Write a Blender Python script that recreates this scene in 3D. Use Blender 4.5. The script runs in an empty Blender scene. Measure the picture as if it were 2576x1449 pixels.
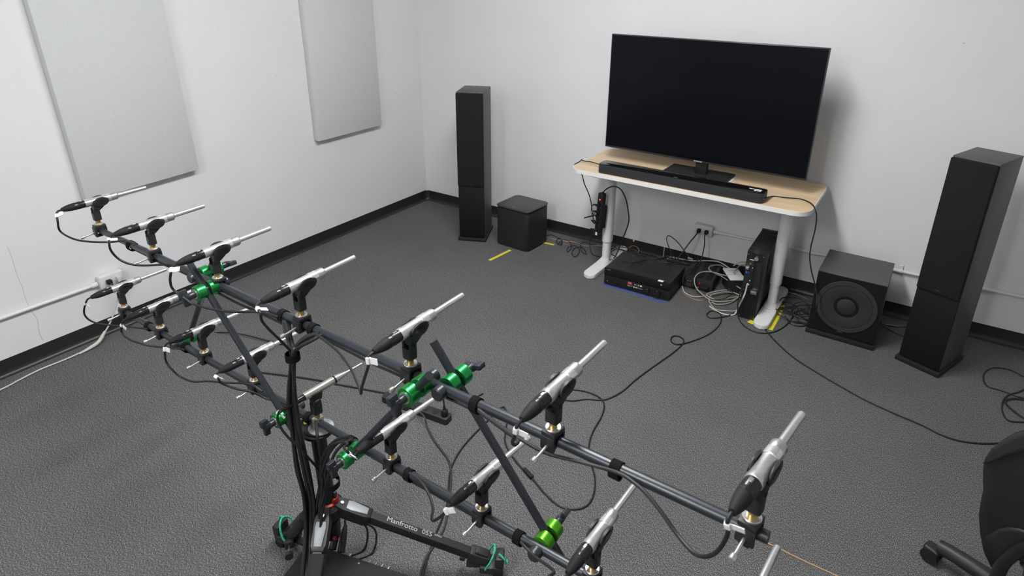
import bpy, bmesh, math, random
from mathutils import Vector, Matrix, Euler

random.seed(7)
SC = bpy.context.scene
COL = SC.collection
PI = math.pi

# ------------------------------------------------------------------ camera
cam_data = bpy.data.cameras.new('camera')
cam = bpy.data.objects.new('camera', cam_data)
COL.objects.link(cam)
CAM_YAW, CAM_PITCH, CAM_ROLL = -0.57632, 0.37351, -0.00932
_f = Vector((math.sin(CAM_YAW) * math.cos(CAM_PITCH), math.cos(CAM_YAW) * math.cos(CAM_PITCH), -math.sin(CAM_PITCH)))
_r = Vector((math.cos(CAM_YAW), -math.sin(CAM_YAW), 0.0))
_d = _f.cross(_r)
_c, _s = math.cos(CAM_ROLL), math.sin(CAM_ROLL)
_x = _c * _r + _s * _d
_y = -(-_s * _r + _c * _d)
_z = -_f
cam.matrix_world = Matrix(((_x.x, _y.x, _z.x, 3.50894), (_x.y, _y.y, _z.y, -3.91824), (_x.z, _y.z, _z.z, 1.86962), (0, 0, 0, 1)))
cam_data.sensor_fit = 'HORIZONTAL'
cam_data.sensor_width = 36.0
cam_data.lens = 36.0 * 1573.05556 / 2576.0
cam_data.shift_x = -(1303.89686 - 1288.0) / 2576.0
cam_data.shift_y = (547.03742 - 724.5) / 2576.0
cam_data.clip_start = 0.02
cam_data.dof.use_dof = True
cam_data.dof.focus_distance = 2.6
cam_data.dof.aperture_fstop = 8.0
SC.camera = cam

# ------------------------------------------------------------------ world, view
world = bpy.data.worlds.new('world')
SC.world = world
world.use_nodes = True
world.node_tree.nodes['Background'].inputs['Color'].default_value = (0.5, 0.5, 0.5, 1)
world.node_tree.nodes['Background'].inputs['Strength'].default_value = 0.05
SC.view_settings.view_transform = 'Standard'
SC.view_settings.look = 'None'
SC.view_settings.gamma = 1.0
SC.view_settings.use_curve_mapping = False
SC.view_settings.exposure = 0.0
LAMP = 44.0         # radiance of the ceiling light diffusers

# ------------------------------------------------------------------ materials
def lin(c):
    c /= 255.0
    return c / 12.92 if c <= 0.04045 else ((c + 0.055) / 1.055) ** 2.4

def rgb(r, g, b):
    return (lin(r), lin(g), lin(b), 1.0)

M = {}
def mat(name, col, rough=0.5, metal=0.0, spec=0.5, emit=None, strength=1.0, noise=None, bump=None, coat=0.0):
    """noise=(scale, amount) varies the colour, bump=(scale, strength) adds fine relief"""
    m = bpy.data.materials.new(name)
    m.use_nodes = True
    nt = m.node_tree
    p = nt.nodes['Principled BSDF']
    p.inputs['Base Color'].default_value = col
    p.inputs['Roughness'].default_value = rough
    p.inputs['Metallic'].default_value = metal
    p.inputs['Specular IOR Level'].default_value = spec
    if coat:
        p.inputs['Coat Weight'].default_value = coat
        p.inputs['Coat Roughness'].default_value = 0.08
    if emit:
        p.inputs['Emission Color'].default_value = emit
        p.inputs['Emission Strength'].default_value = strength
    if noise or bump:
        tc = nt.nodes.new('ShaderNodeTexCoord')
    if noise:
        n = nt.nodes.new('ShaderNodeTexNoise')
        n.inputs['Scale'].default_value = noise[0]
        n.inputs['Detail'].default_value = 4
        nt.links.new(tc.outputs['Object'], n.inputs['Vector'])
        r = nt.nodes.new('ShaderNodeValToRGB')
        a = noise[1]
        r.color_ramp.elements[0].position = 0.3
        r.color_ramp.elements[1].position = 0.7
        r.color_ramp.elements[0].color = tuple(c * (1 - a) for c in col[:3]) + (1,)
        r.color_ramp.elements[1].color = tuple(min(1, c * (1 + a)) for c in col[:3]) + (1,)
        nt.links.new(n.outputs['Fac'], r.inputs['Fac'])
        nt.links.new(r.outputs['Color'], p.inputs['Base Color'])
    if bump:
        n2 = nt.nodes.new('ShaderNodeTexNoise')
        n2.inputs['Scale'].default_value = bump[0]
        n2.inputs['Detail'].default_value = 3
        nt.links.new(tc.outputs['Object'], n2.inputs['Vector'])
        b = nt.nodes.new('ShaderNodeBump')
        b.inputs['Strength'].default_value = bump[1]
        b.inputs['Distance'].default_value = 0.002
        nt.links.new(n2.outputs['Fac'], b.inputs['Height'])
        nt.links.new(b.outputs['Normal'], p.inputs['Normal'])
    M[name] = m
    return m

def carpet_material():
    m = bpy.data.materials.new('carpet'); m.use_nodes = True
    nt = m.node_tree; p = nt.nodes['Principled BSDF']
    p.inputs['Roughness'].default_value = 1.0
    p.inputs['Specular IOR Level'].default_value = 0.05
    tc = nt.nodes.new('ShaderNodeTexCoord')
    mp = nt.nodes.new('ShaderNodeMapping'); mp.inputs['Scale'].default_value = (1.0, 0.45, 1.0)
    mp.inputs['Rotation'].default_value = (0, 0, 0.25)
    nt.links.new(tc.outputs['Object'], mp.inputs['Vector'])
    n = nt.nodes.new('ShaderNodeTexNoise'); n.inputs['Scale'].default_value = 430; n.inputs['Detail'].default_value = 2.5
    n.inputs['Roughness'].default_value = 0.65
    nt.links.new(mp.outputs['Vector'], n.inputs['Vector'])
    r = nt.nodes.new('ShaderNodeValToRGB')
    e = r.color_ramp.elements
    e[0].position = 0.32; e[0].color = (0.024, 0.024, 0.0245, 1)
    e[1].position = 0.74; e[1].color = (0.40, 0.396, 0.392, 1)
    k = e.new(0.52); k.color = (0.104, 0.1035, 0.103, 1)
    nt.links.new(n.outputs['Fac'], r.inputs['Fac'])
    n2 = nt.nodes.new('ShaderNodeTexNoise'); n2.inputs['Scale'].default_value = 2.2; n2.inputs['Detail'].default_value = 5
    nt.links.new(tc.outputs['Object'], n2.inputs['Vector'])
    mr = nt.nodes.new('ShaderNodeMapRange'); mr.inputs['From Min'].default_value = 0.3; mr.inputs['From Max'].default_value = 0.7
    mr.inputs['To Min'].default_value = 0.95; mr.inputs['To Max'].default_value = 1.06
    nt.links.new(n2.outputs['Fac'], mr.inputs['Value'])
    mx = nt.nodes.new('ShaderNodeMix'); mx.data_type = 'RGBA'; mx.blend_type = 'MULTIPLY'; mx.inputs['Factor'].default_value = 1.0
    nt.links.new(r.outputs['Color'], mx.inputs['A']); nt.links.new(mr.outputs['Result'], mx.inputs['B'])
    nt.links.new(mx.outputs['Result'], p.inputs['Base Color'])
    b = nt.nodes.new('ShaderNodeBump'); b.inputs['Strength'].default_value = 0.06; b.inputs['Distance'].default_value = 0.002
    nt.links.new(n.outputs['Fac'], b.inputs['Height']); nt.links.new(b.outputs['Normal'], p.inputs['Normal'])
    M['carpet'] = m

def wood_material():
    m = bpy.data.materials.new('birch'); m.use_nodes = True
    nt = m.node_tree; p = nt.nodes['Principled BSDF']
    p.inputs['Roughness'].default_value = 0.42
    p.inputs['Specular IOR Level'].default_value = 0.35
    tc = nt.nodes.new('ShaderNodeTexCoord')
    mp = nt.nodes.new('ShaderNodeMapping'); mp.inputs['Scale'].default_value = (1.6, 26, 1)
    nt.links.new(tc.outputs['Object'], mp.inputs['Vector'])
    n = nt.nodes.new('ShaderNodeTexNoise'); n.inputs['Scale'].default_value = 1.6; n.inputs['Detail'].default_value = 6
    n.inputs['Distortion'].default_value = 0.5
    nt.links.new(mp.outputs['Vector'], n.inputs['Vector'])
    r = nt.nodes.new('ShaderNodeValToRGB'); e = r.color_ramp.elements
    e[0].position = 0.3; e[0].color = rgb(206, 178, 142); e[1].position = 0.72; e[1].color = rgb(224, 199, 165)
    nt.links.new(n.outputs['Fac'], r.inputs['Fac']); nt.links.new(r.outputs['Color'], p.inputs['Base Color'])
    M['birch'] = m

def ash_material(name, col):
    m = bpy.data.materials.new(name); m.use_nodes = True
    nt = m.node_tree; p = nt.nodes['Principled BSDF']
    p.inputs['Roughness'].default_value = 0.5
    p.inputs['Specular IOR Level'].default_value = 0.5
    tc = nt.nodes.new('ShaderNodeTexCoord')
    mp = nt.nodes.new('ShaderNodeMapping'); mp.inputs['Scale'].default_value = (60, 60, 2.5)
    nt.links.new(tc.outputs['Object'], mp.inputs['Vector'])
    n = nt.nodes.new('ShaderNodeTexNoise'); n.inputs['Scale'].default_value = 3.0; n.inputs['Detail'].default_value = 5
    nt.links.new(mp.outputs['Vector'], n.inputs['Vector'])
    r = nt.nodes.new('ShaderNodeValToRGB'); e = r.color_ramp.elements
    e[0].position = 0.3; e[0].color = tuple(c * 0.75 for c in col[:3]) + (1,)
    e[1].position = 0.75; e[1].color = tuple(c * 1.3 for c in col[:3]) + (1,)
    nt.links.new(n.outputs['Fac'], r.inputs['Fac']); nt.links.new(r.outputs['Color'], p.inputs['Base Color'])
    b = nt.nodes.new('ShaderNodeBump'); b.inputs['Strength'].default_value = 0.25; b.inputs['Distance'].default_value = 0.001
    nt.links.new(n.outputs['Fac'], b.inputs['Height']); nt.links.new(b.outputs['Normal'], p.inputs['Normal'])
    M[name] = m

def wall_material():
    m = bpy.data.materials.new('wall_paint'); m.use_nodes = True
    nt = m.node_tree; p = nt.nodes['Principled BSDF']
    p.inputs['Roughness'].default_value = 0.62
    p.inputs['Specular IOR Level'].default_value = 0.3
    tc = nt.nodes.new('ShaderNodeTexCoord')
    n = nt.nodes.new('ShaderNodeTexNoise'); n.inputs['Scale'].default_value = 3.0; n.inputs['Detail'].default_value = 6
    nt.links.new(tc.outputs['Object'], n.inputs['Vector'])
    r = nt.nodes.new('ShaderNodeValToRGB'); e = r.color_ramp.elements
    e[0].position = 0.25; e[0].color = (0.735, 0.738, 0.748, 1); e[1].position = 0.75; e[1].color = (0.765, 0.768, 0.776, 1)
    nt.links.new(n.outputs['Fac'], r.inputs['Fac'])
    # a few small dark scuffs
    v = nt.nodes.new('ShaderNodeTexVoronoi'); v.inputs['Scale'].default_value = 7.0
    nt.links.new(tc.outputs['Object'], v.inputs['Vector'])
    mr = nt.nodes.new('ShaderNodeMapRange'); mr.inputs['From Min'].default_value = 0.012; mr.inputs['From Max'].default_value = 0.03
    mr.inputs['To Min'].default_value = 0.45; mr.inputs['To Max'].default_value = 1.0
    nt.links.new(v.outputs['Distance'], mr.inputs['Value'])
    mx = nt.nodes.new('ShaderNodeMix'); mx.data_type = 'RGBA'; mx.blend_type = 'MULTIPLY'; mx.inputs['Factor'].default_value = 1.0
    nt.links.new(r.outputs['Color'], mx.inputs['A']); nt.links.new(mr.outputs['Result'], mx.inputs['B'])
    nt.links.new(mx.outputs['Result'], p.inputs['Base Color'])
    n2 = nt.nodes.new('ShaderNodeTexNoise'); n2.inputs['Scale'].default_value = 60; n2.inputs['Detail'].default_value = 3
    nt.links.new(tc.outputs['Object'], n2.inputs['Vector'])
    b = nt.nodes.new('ShaderNodeBump'); b.inputs['Strength'].default_value = 0.12; b.inputs['Distance'].default_value = 0.002
    nt.links.new(n2.outputs['Fac'], b.inputs['Height']); nt.links.new(b.outputs['Normal'], p.inputs['Normal'])
    M['wall_paint'] = m

def mesh_fabric_material():
    m = bpy.data.materials.new('mesh_fabric'); m.use_nodes = True
    nt = m.node_tree; p = nt.nodes['Principled BSDF']
    p.inputs['Roughness'].default_value = 0.8
    p.inputs['Specular IOR Level'].default_value = 0.25
    tc = nt.nodes.new('ShaderNodeTexCoord')
    w = nt.nodes.new('ShaderNodeTexWave'); w.bands_direction = 'Z'; w.inputs['Scale'].default_value = 85
    w.inputs['Distortion'].default_value = 0.4
    nt.links.new(tc.outputs['Object'], w.inputs['Vector'])
    r = nt.nodes.new('ShaderNodeValToRGB'); e = r.color_ramp.elements
    e[0].color = (0.008, 0.008, 0.009, 1); e[1].color = (0.026, 0.026, 0.030, 1)
    nt.links.new(w.outputs['Fac'], r.inputs['Fac']); nt.links.new(r.outputs['Color'], p.inputs['Base Color'])
    M['mesh_fabric'] = m

carpet_material(); wood_material(); wall_material(); mesh_fabric_material()
ash_material('black_ash', (0.066, 0.066, 0.067, 1))
mat('ceiling_tile', (0.78, 0.78, 0.77, 1), 0.9, bump=(90, 0.3))
mat('vinyl_black', (0.017, 0.017, 0.017, 1), 0.38, spec=0.5)
mat('panel_fabric', (0.60, 0.615, 0.60, 1), 0.95, spec=0.1, noise=(260, 0.05), bump=(420, 0.35))
mat('light_frame', (0.75, 0.75, 0.75, 1), 0.5)
mat('diffuser', (0.9, 0.9, 0.9, 1), 0.6, emit=(0.985, 0.995, 1.0, 1), strength=LAMP)
mat('white_powder', (0.72, 0.72, 0.70, 1), 0.38, spec=0.45)
mat('white_edge', (0.80, 0.79, 0.75, 1), 0.45)
mat('plastic_white', (0.66, 0.66, 0.655, 1), 0.45)
mat('conduit_paint', (0.70, 0.70, 0.70, 1), 0.4)
mat('grille_cloth', (0.0150, 0.0153, 0.0165, 1), 0.95, spec=0.15, bump=(900, 0.3))
mat('baffle_black', (0.0065, 0.0067, 0.0074, 1), 0.6, spec=0.22)
mat('plinth_black', (0.015, 0.015, 0.015, 1), 0.5, spec=0.35)
mat('plastic_black', (0.020, 0.020, 0.021, 1), 0.45, spec=0.4, bump=(500, 0.12))
mat('plastic_satin', (0.012, 0.012, 0.013, 1), 0.28, spec=0.5)
mat('gloss_black', (0.006, 0.006, 0.007, 1), 0.06, spec=0.45)
mat('glass_top', (0.035, 0.035, 0.036, 1), 0.38, spec=0.6)
mat('soundbar_front', (0.020, 0.0215, 0.025, 1), 0.5, spec=0.45, bump=(1200, 0.3))
mat('tv_screen', (0.0042, 0.0047, 0.0068, 1), 0.12, spec=0.10)
mat('tv_bezel', (0.02, 0.02, 0.021, 1), 0.35, spec=0.5)
mat('rubber', (0.013, 0.013, 0.013, 1), 0.7, spec=0.3)
mat('driver_cone', (0.026, 0.0265, 0.029, 1), 0.7, spec=0.3)
mat('driver_ring', (0.032, 0.032, 0.032, 1), 0.7, spec=0.3)
mat('cable_black', (0.014, 0.014, 0.0145, 1), 0.5, spec=0.4)
mat('cable_grey', (0.030, 0.030, 0.030, 1), 0.55, spec=0.4)
mat('cable_beige', (0.37, 0.345, 0.295, 1), 0.5)
mat('cable_white', (0.55, 0.535, 0.50, 1), 0.5)
mat('copper', (0.72, 0.36, 0.24, 1), 0.35, metal=0.6)
mat('tape_yellow', (0.72, 0.62, 0.03, 1), 0.7, noise=(40, 0.08))
mat('tape_blue', (0.012, 0.09, 0.55, 1), 0.7, noise=(50, 0.15))
mat('paper_white', (0.82, 0.82, 0.81, 1), 0.7)
mat('paper_clear', (0.45, 0.45, 0.45, 1), 0.35)
mat('twine', (0.42, 0.27, 0.15, 1), 0.9)
mat('anodised_tube', (0.030, 0.034, 0.042, 1), 0.34, metal=0.35, spec=0.6)
mat('anodised_green', (0.020, 0.30, 0.065, 1), 0.26, metal=0.75, spec=0.6)
mat('anodised_lime', (0.10, 0.40, 0.02, 1), 0.28, metal=0.75, spec=0.6)
mat('velcro', (0.010, 0.010, 0.010, 1), 0.95, spec=0.1, bump=(700, 0.5))
mat('mic_silver', (0.74, 0.74, 0.75, 1), 0.30, metal=0.85)
mat('mic_bright', (0.86, 0.86, 0.87, 1), 0.22, metal=0.8)
mat('mic_sleeve', (0.56, 0.56, 0.57, 1), 0.36, metal=0.9)
mat('mic_chrome', (0.52, 0.49, 0.45, 1), 0.30, metal=0.8)
mat('brass', (0.62, 0.42, 0.17, 1), 0.30, metal=0.9)
mat('steel', (0.70, 0.69, 0.66, 1), 0.32, metal=0.9)
mat('nickel', (0.55, 0.50, 0.42, 1), 0.3, metal=1.0)
mat('red_plastic', (0.36, 0.012, 0.010, 1), 0.4)
mat('red_glow', (0.6, 0.03, 0.01, 1), 0.4, emit=(1.0, 0.10, 0.03, 1), strength=2.5)
mat('led_green', (0.1, 0.5, 0.1, 1), 0.4, emit=(0.2, 1.0, 0.2, 1), strength=1.2)
mat('alu_lock', (0.30, 0.31, 0.325, 1), 0.5, metal=0.3)
mat('tripod_black', (0.013, 0.013, 0.013, 1), 0.42, spec=0.45)
mat('tripod_rubber', (0.022, 0.022, 0.022, 1), 0.75, spec=0.3, bump=(300, 0.2))
mat('cord_green', (0.03, 0.42, 0.22, 1), 0.7, noise=(160, 0.6))
mat('steel_disc', (0.60, 0.60, 0.60, 1), 0.42, metal=0.7)
mat('bubble_green', (0.42, 0.55, 0.06, 1), 0.15)
mat('case_black', (0.013, 0.0135, 0.016, 1), 0.6, spec=0.35, bump=(600, 0.35))
mat('print_white', (0.75, 0.75, 0.74, 1), 0.6)
mat('print_grey', (0.22, 0.22, 0.23, 1), 0.5)
mat('print_red', (0.45, 0.02, 0.03, 1), 0.5)
mat('print_orange', (0.75, 0.22, 0.03, 1), 0.5)
mat('print_gold', (0.65, 0.42, 0.08, 1), 0.5)
mat('print_blue', (0.03, 0.18, 0.7, 1), 0.5)
mat('usb_blue', (0.03, 0.16, 0.65, 1), 0.5)
mat('gold', (0.80, 0.55, 0.18, 1), 0.3, metal=0.9)
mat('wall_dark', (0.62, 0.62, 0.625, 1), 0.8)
mat('print_mid', (0.42, 0.41, 0.40, 1), 0.6)
mat('crack_grey', (0.50, 0.50, 0.51, 1), 0.8)

# ------------------------------------------------------------------ mesh helpers
class MB:
    """collects shapes, links them as one mesh object"""
    def __init__(self):
        self.bm = bmesh.new()
    def _xf(self, verts, mtx):
        if mtx is not None:
            for v in verts:
                v.co = mtx @ v.co
    def box(self, x0, x1, y0, y1, z0, z1, bev=0.0, seg=2, mtx=None):
        c = [(x0, y0, z0), (x1, y0, z0), (x1, y1, z0), (x0, y1, z0), (x0, y0, z1), (x1, y0, z1), (x1, y1, z1), (x0, y1, z1)]
        t = bmesh.new()
        v = [t.verts.new(p) for p in c]
        for f in ((0, 3, 2, 1), (4, 5, 6, 7), (0, 1, 5, 4), (1, 2, 6, 5), (2, 3, 7, 6), (3, 0, 4, 7)):
            t.faces.new([v[i] for i in f])
        if bev:
            bmesh.ops.bevel(t, geom=t.edges[:], offset=bev, segments=seg, profile=0.5, affect='EDGES')
        self._merge(t, mtx); return self
    def _merge(self, t, mtx=None):
        self._xf(t.verts, mtx)
        t.verts.index_update()
        nv = [self.bm.verts.new(v.co) for v in t.verts]
        for f in t.faces:
            try:
                nf = self.bm.faces.new([nv[v.index] for v in f.verts]); nf.smooth = f.smooth
            except ValueError:
                pass
        t.free()
    def prism(self, poly, z0, z1, mtx=None, bev=0.0, seg=2):
        """polygon in XY extruded along Z"""
        t = bmesh.new()
        n = len(poly)
        a = [t.verts.new((p[0], p[1], z0)) for p in poly]
        b = [t.verts.new((p[0], p[1], z1)) for p in poly]
        t.faces.new(list(reversed(a))); t.faces.new(b)
        for i in range(n):
            j = (i + 1) % n
            f = t.faces.new((a[i], a[j], b[j], b[i]))
        if bev:
            bmesh.ops.bevel(t, geom=[e for e in t.edges if all(len(f.verts) == n or len(f.verts) == 4 for f in e.link_faces) and any(len(f.verts) == n for f in e.link_faces)],
                            offset=bev, segments=seg, profile=0.5, affect='EDGES')
        bmesh.ops.recalc_face_normals(t, faces=t.faces[:])
        self._merge(t, mtx); return self
    def lathe(self, prof, mtx=None, seg=20, cap=True):
        """profile [(radius, y)] turned about the Y axis"""
        t = bmesh.new(); rings = []
        for r, y in prof:
            rings.append([t.verts.new((r * math.cos(2 * PI * k / seg), y, r * math.sin(2 * PI * k / seg))) for k in range(seg)])
        for i in range(len(rings) - 1):
            for k in range(seg):
                j = (k + 1) % seg
                f = t.faces.new((rings[i][k], rings[i][j], rings[i + 1][j], rings[i + 1][k])); f.smooth = True
        if cap:
            t.faces.new(list(reversed(rings[0]))); t.faces.new(rings[-1])
        bmesh.ops.recalc_face_normals(t, faces=t.faces[:])
        self._merge(t, mtx); return self
    def cyl(self, a, b, r, r2=None, seg=16):
        a, b = Vector(a), Vector(b)
        d = b - a
        q = Vector((0, 1, 0)).rotation_difference(d.normalized()).to_matrix().to_4x4()
        return self.lathe([(r, 0), (r if r2 is None else r2, d.length)], Matrix.Translation(a) @ q, seg)
    def tube(self, pts, r, seg=8, smooth=True, closed=False, taper=None):
        pts = [Vector(p) for p in pts]
        t = bmesh.new(); rings = []
        n = len(pts)
        up = None
        for i, p in enumerate(pts):
            d = (pts[min(i + 1, n - 1)] - pts[max(i - 1, 0)])
            if d.length < 1e-9: d = Vector((0, 0, 1))
            d.normalize()
            if up is None:
                up = d.orthogonal().normalized()
            else:
                up = (up - d * up.dot(d))
                up = up.normalized() if up.length > 1e-6 else d.orthogonal().normalized()
            w = d.cross(up)
            rr = r if taper is None else r * taper(i / (n - 1))
            rings.append([t.verts.new(p + up * (rr * math.cos(2 * PI * k / seg)) + w * (rr * math.sin(2 * PI * k / seg))) for k in range(seg)])
        for i in range(n - 1):
            for k in range(seg):
                j = (k + 1) % seg
                f = t.faces.new((rings[i][k], rings[i][j], rings[i + 1][j], rings[i + 1][k])); f.smooth = smooth
        t.faces.new(list(reversed(rings[0]))); t.faces.new(rings[-1])
        bmesh.ops.recalc_face_normals(t, faces=t.faces[:])
        self._merge(t); return self
    def ribbon(self, pts, width, thick, up=(0, 0, 1)):
        """flat strip lying along pts"""
        pts = [Vector(p) for p in pts]; n = len(pts); up = Vector(up)
        t = bmesh.new(); rr = []
        for i, p in enumerate(pts):
            d = (pts[min(i + 1, n - 1)] - pts[max(i - 1, 0)]).normalized()
            s = d.cross(up).normalized() * (width / 2); u = up * thick
            rr.append([t.verts.new(q) for q in (p - s, p + s, p + s + u, p - s + u)])
        for i in range(n - 1):
            for k in range(4):
                j = (k + 1) % 4
                t.faces.new((rr[i][k], rr[i][j], rr[i + 1][j], rr[i + 1][k]))
        t.faces.new(rr[0]); t.faces.new(rr[-1])
        bmesh.ops.recalc_face_normals(t, faces=t.faces[:])
        self._merge(t); return self
    def grid(self, rows):
        vs = [[self.bm.verts.new(p) for p in r] for r in rows]
        for i in range(len(vs) - 1):
            for k in range(len(vs[0]) - 1):
                f = self.bm.faces.new((vs[i][k], vs[i][k + 1], vs[i + 1][k + 1], vs[i + 1][k])); f.smooth = True
        return self
    def build(self, name, m, parent=None, smooth_angle=None):
        me = bpy.data.meshes.new(name)
        self.bm.to_mesh(me); self.bm.free()
        me.set_sharp_from_angle(angle=math.radians(38))
        me.materials.append(M[m])
        o = bpy.data.objects.new(name, me)
        COL.objects.link(o)
        if parent is not None: o.parent = parent
        return o

def tag(o, label=None, cat=None, group=None, kind=None):
    if label: o['label'] = label
    if cat: o['category'] = cat
    if group: o['group'] = group
    if kind: o['kind'] = kind
    return o

def empty(name, loc=(0, 0, 0), rz=0.0, label=None, cat=None, group=None):
    o = bpy.data.objects.new(name, None)
    o.empty_display_size = 0.05
    COL.objects.link(o)
    o.location = loc; o.rotation_euler = (0, 0, rz)
    return tag(o, label, cat, group)

def rrect(x0, x1, y0, y1, r, n=8):
    """rounded rectangle outline, counter-clockwise"""
    out = []
    for cx, cy, a0 in ((x1 - r, y0 + r, -PI / 2), (x1 - r, y1 - r, 0), (x0 + r, y1 - r, PI / 2), (x0 + r, y0 + r, PI)):
        for k in range(n + 1):
            a = a0 + k * (PI / 2) / n
            out.append((cx + r * math.cos(a), cy + r * math.sin(a)))
    return out

def spline(pts, n=8):
    """Catmull-Rom through pts"""
    P = [Vector(p) for p in pts]
    if len(P) < 3: n = 1
    P = [P[0] * 2 - P[1]] + P + [P[-1] * 2 - P[-2]]
    out = []
    for i in range(1, len(P) - 2):
        a, b, c, d = P[i - 1], P[i], P[i + 1], P[i + 2]
        for k in range(n):
            t = k / n
            out.append(0.5 * ((2 * b) + (c - a) * t + (2 * a - 5 * b + 4 * c - d) * t * t + (3 * b - a - 3 * c + d) * t ** 3))
    out.append(P[-2])
    return out

def cable(name, pts, r, m, label=None, cat='cable', group=None, parent=None, n=7, seg=8):
    b = MB(); b.tube(spline(pts, n), r, seg)
    o = b.build(name, m, parent)
    if parent is None: tag(o, label, cat, group)
    return o

def text(name, body, size, m, parent, loc, rot, depth=0.0003, align='CENTER'):
    cu = bpy.data.curves.new(name, 'FONT')
    cu.body = body; cu.size = size; cu.extrude = depth; cu.align_x = align; cu.align_y = 'CENTER'
    tmp = bpy.data.objects.new(name + '_tmp', cu); COL.objects.link(tmp)
    dg = bpy.context.evaluated_depsgraph_get()
    me = bpy.data.meshes.new_from_object(tmp.evaluated_get(dg))
    bpy.data.objects.remove(tmp); bpy.data.curves.remove(cu)
    me.name = name; me.materials.clear(); me.materials.append(M[m])
    o = bpy.data.objects.new(name, me); COL.objects.link(o)
    o.parent = parent; o.location = loc; o.rotation_euler = rot
    return o
FACE_FRONT = (PI / 2, 0, 0)      # text upright, read from -Y

def copy_tree(o, parent=None):
    c = o.copy(); COL.objects.link(c)
    if parent is not None: c.parent = parent
    for ch in list(o.children):
        copy_tree(ch, c)
    return c

# ------------------------------------------------------------------ the room
RX, RY, RZ = 5.6, -6.2, 2.80
def struct(o, label=None):
    o['kind'] = 'structure'
    if label: o['label'] = label
    return o

struct(MB().box(-0.1, RX + 0.1, RY - 0.1, 0.1, -0.05, 0.0).build('floor', 'carpet'), 'dark grey speckled loop pile carpet')
wall_left = struct(MB().box(-0.1, 0.0, RY - 0.1, 0.1, 0.0, RZ).build('wall_left', 'wall_paint'), 'off-white painted wall with acoustic panels')
wall_back = struct(MB().box(0.0, RX + 0.1, 0.0, 0.1, 0.0, RZ).build('wall_back', 'wall_paint'), 'off-white painted wall behind the television')
struct(MB().box(RX, RX + 0.1, RY, 0.0, 0.0, RZ).build('wall_right', 'wall_dark'))
struct(MB().box(0.0, RX + 0.1, RY - 0.1, RY, 0.0, RZ).build('wall_front', 'wall_dark'))
struct(MB().box(-0.1, RX + 0.1, RY - 0.1, 0.1, RZ, RZ + 0.08).build('ceiling', 'ceiling_tile'))

# hairline crack in the left wall
crack = [(0.0000, -2.9712, 0.6368), (0.0000, -2.9675, 0.5729), (0.0000, -2.9685, 0.4885), (-0.0000, -2.9632, 0.4214), (0.0000, -2.9645, 0.3672), (0.0000, -2.9620, 0.3216), (0.0000, -2.9563, 0.2740), (0.0000, -2.9450, 0.2345), (0.0000, -2.9461, 0.2006), (0.0000, -2.9518, 0.1688), (0.0000, -2.9514, 0.1337), (0.0000, -2.9452, 0.0999)]
crack = [(0.0006, p[1], p[2]) for p in crack]
MB().tube(spline(crack, 4), 0.0009, 5).build('wall_crack', 'crack_grey', wall_left)

BH = 0.087
def cove(length):
    return [(0.0, BH), (0.003, BH), (0.0045, BH * 0.35), (0.0075, 0.016), (0.013, 0.006), (0.022, 0.0018), (0.022, 0.0), (0.0, 0.0)]
def baseboard(name, pieces, along):
    root = struct(empty(name), 'black rubber cove baseboard')
    for a, b in pieces:
        mb = MB()
        prof = cove(b - a)
        if along == 'x':     # profile (d, z) -> (y=-d, z), extruded along x
            mt = Matrix(((0, 0, 1, 0), (-1, 0, 0, 0), (0, 1, 0, 0), (0, 0, 0, 1)))
        else:                # on the left wall: profile (d, z) -> (x=d, z), extruded along y
            mt = Matrix(((1, 0, 0, 0), (0, 0, 1, 0), (0, 1, 0, 0), (0, 0, 0, 1)))
        mb.prism(prof, a, b, mt)
        mb.build('baseboard_strip', 'vinyl_black', root)
    return root
baseboard('baseboard_left', [(-6.18, -3.4), (-3.398, -0.02)], 'y')
baseboard('baseboard_back', [(0.02, 2.183), (2.189, 3.92), (3.922, 5.58)], 'x')
# coved inside corner piece
cb = MB()
rows = []
for d, z in [(0.0, BH), (0.003, BH), (0.0045, BH * 0.35), (0.0075, 0.016), (0.013, 0.006), (0.022, 0.0018), (0.022, 0.0)]:
    row = []
    R_ = 0.05
    for k in range(9):
        a = PI / 2 + k * (PI / 2) / 8
        row.append((R_ + (R_ - d) * math.cos(a), -R_ + (R_ - d) * math.sin(a), z))
    rows.append(row)
cb.grid(rows).build('baseboard_strip', 'vinyl_black', bpy.data.objects['baseboard_back'])

# surface mounted wraparound ceiling lights (outside the frame, they light the room)
def wrap_light(x, y, label):
    t = empty('ceiling_light', (x, y, RZ), 0, label, 'ceiling light', 'wraparound ceiling lights')
    MB().box(-0.17, 0.17, -0.80, 0.80, -0.03, 0.0, 0.004).build('housing', 'light_frame', t)
    MB().prism(rrect(-0.15, 0.15, -0.77, 0.77, 0.04, 4), -0.11, -0.03, bev=0.025, seg=3).build('diffuser', 'diffuser', t)
wrap_light(2.34, -2.15, 'wraparound ceiling light above the microphone array')
wrap_light(2.34, -5.25, 'wraparound ceiling light behind the camera')

# ------------------------------------------------------------------ acoustic panels
def acoustic_panel(y0, y1, z0, z1, tilt, label):
    o = MB().box(-0.025, 0.025, -(y1 - y0) / 2, (y1 - y0) / 2, 0, z1 - z0, 0.003, 2)
    o = o.build('acoustic_panel', 'panel_fabric')
    o.location = (0.027, (y0 + y1) / 2, z0); o.rotation_euler = (tilt, 0, 0)
    return tag(o, label, 'acoustic panel', 'wall acoustic panels')
acoustic_panel(-2.617, -2.010, 0.777, 1.997, 0.030, 'pale grey fabric acoustic panel on the left wall nearer the camera')
acoustic_panel(-1.138, -0.530, 0.769, 1.989, 0.003, 'pale grey fabric acoustic panel on the left wall nearer the room corner')

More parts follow.
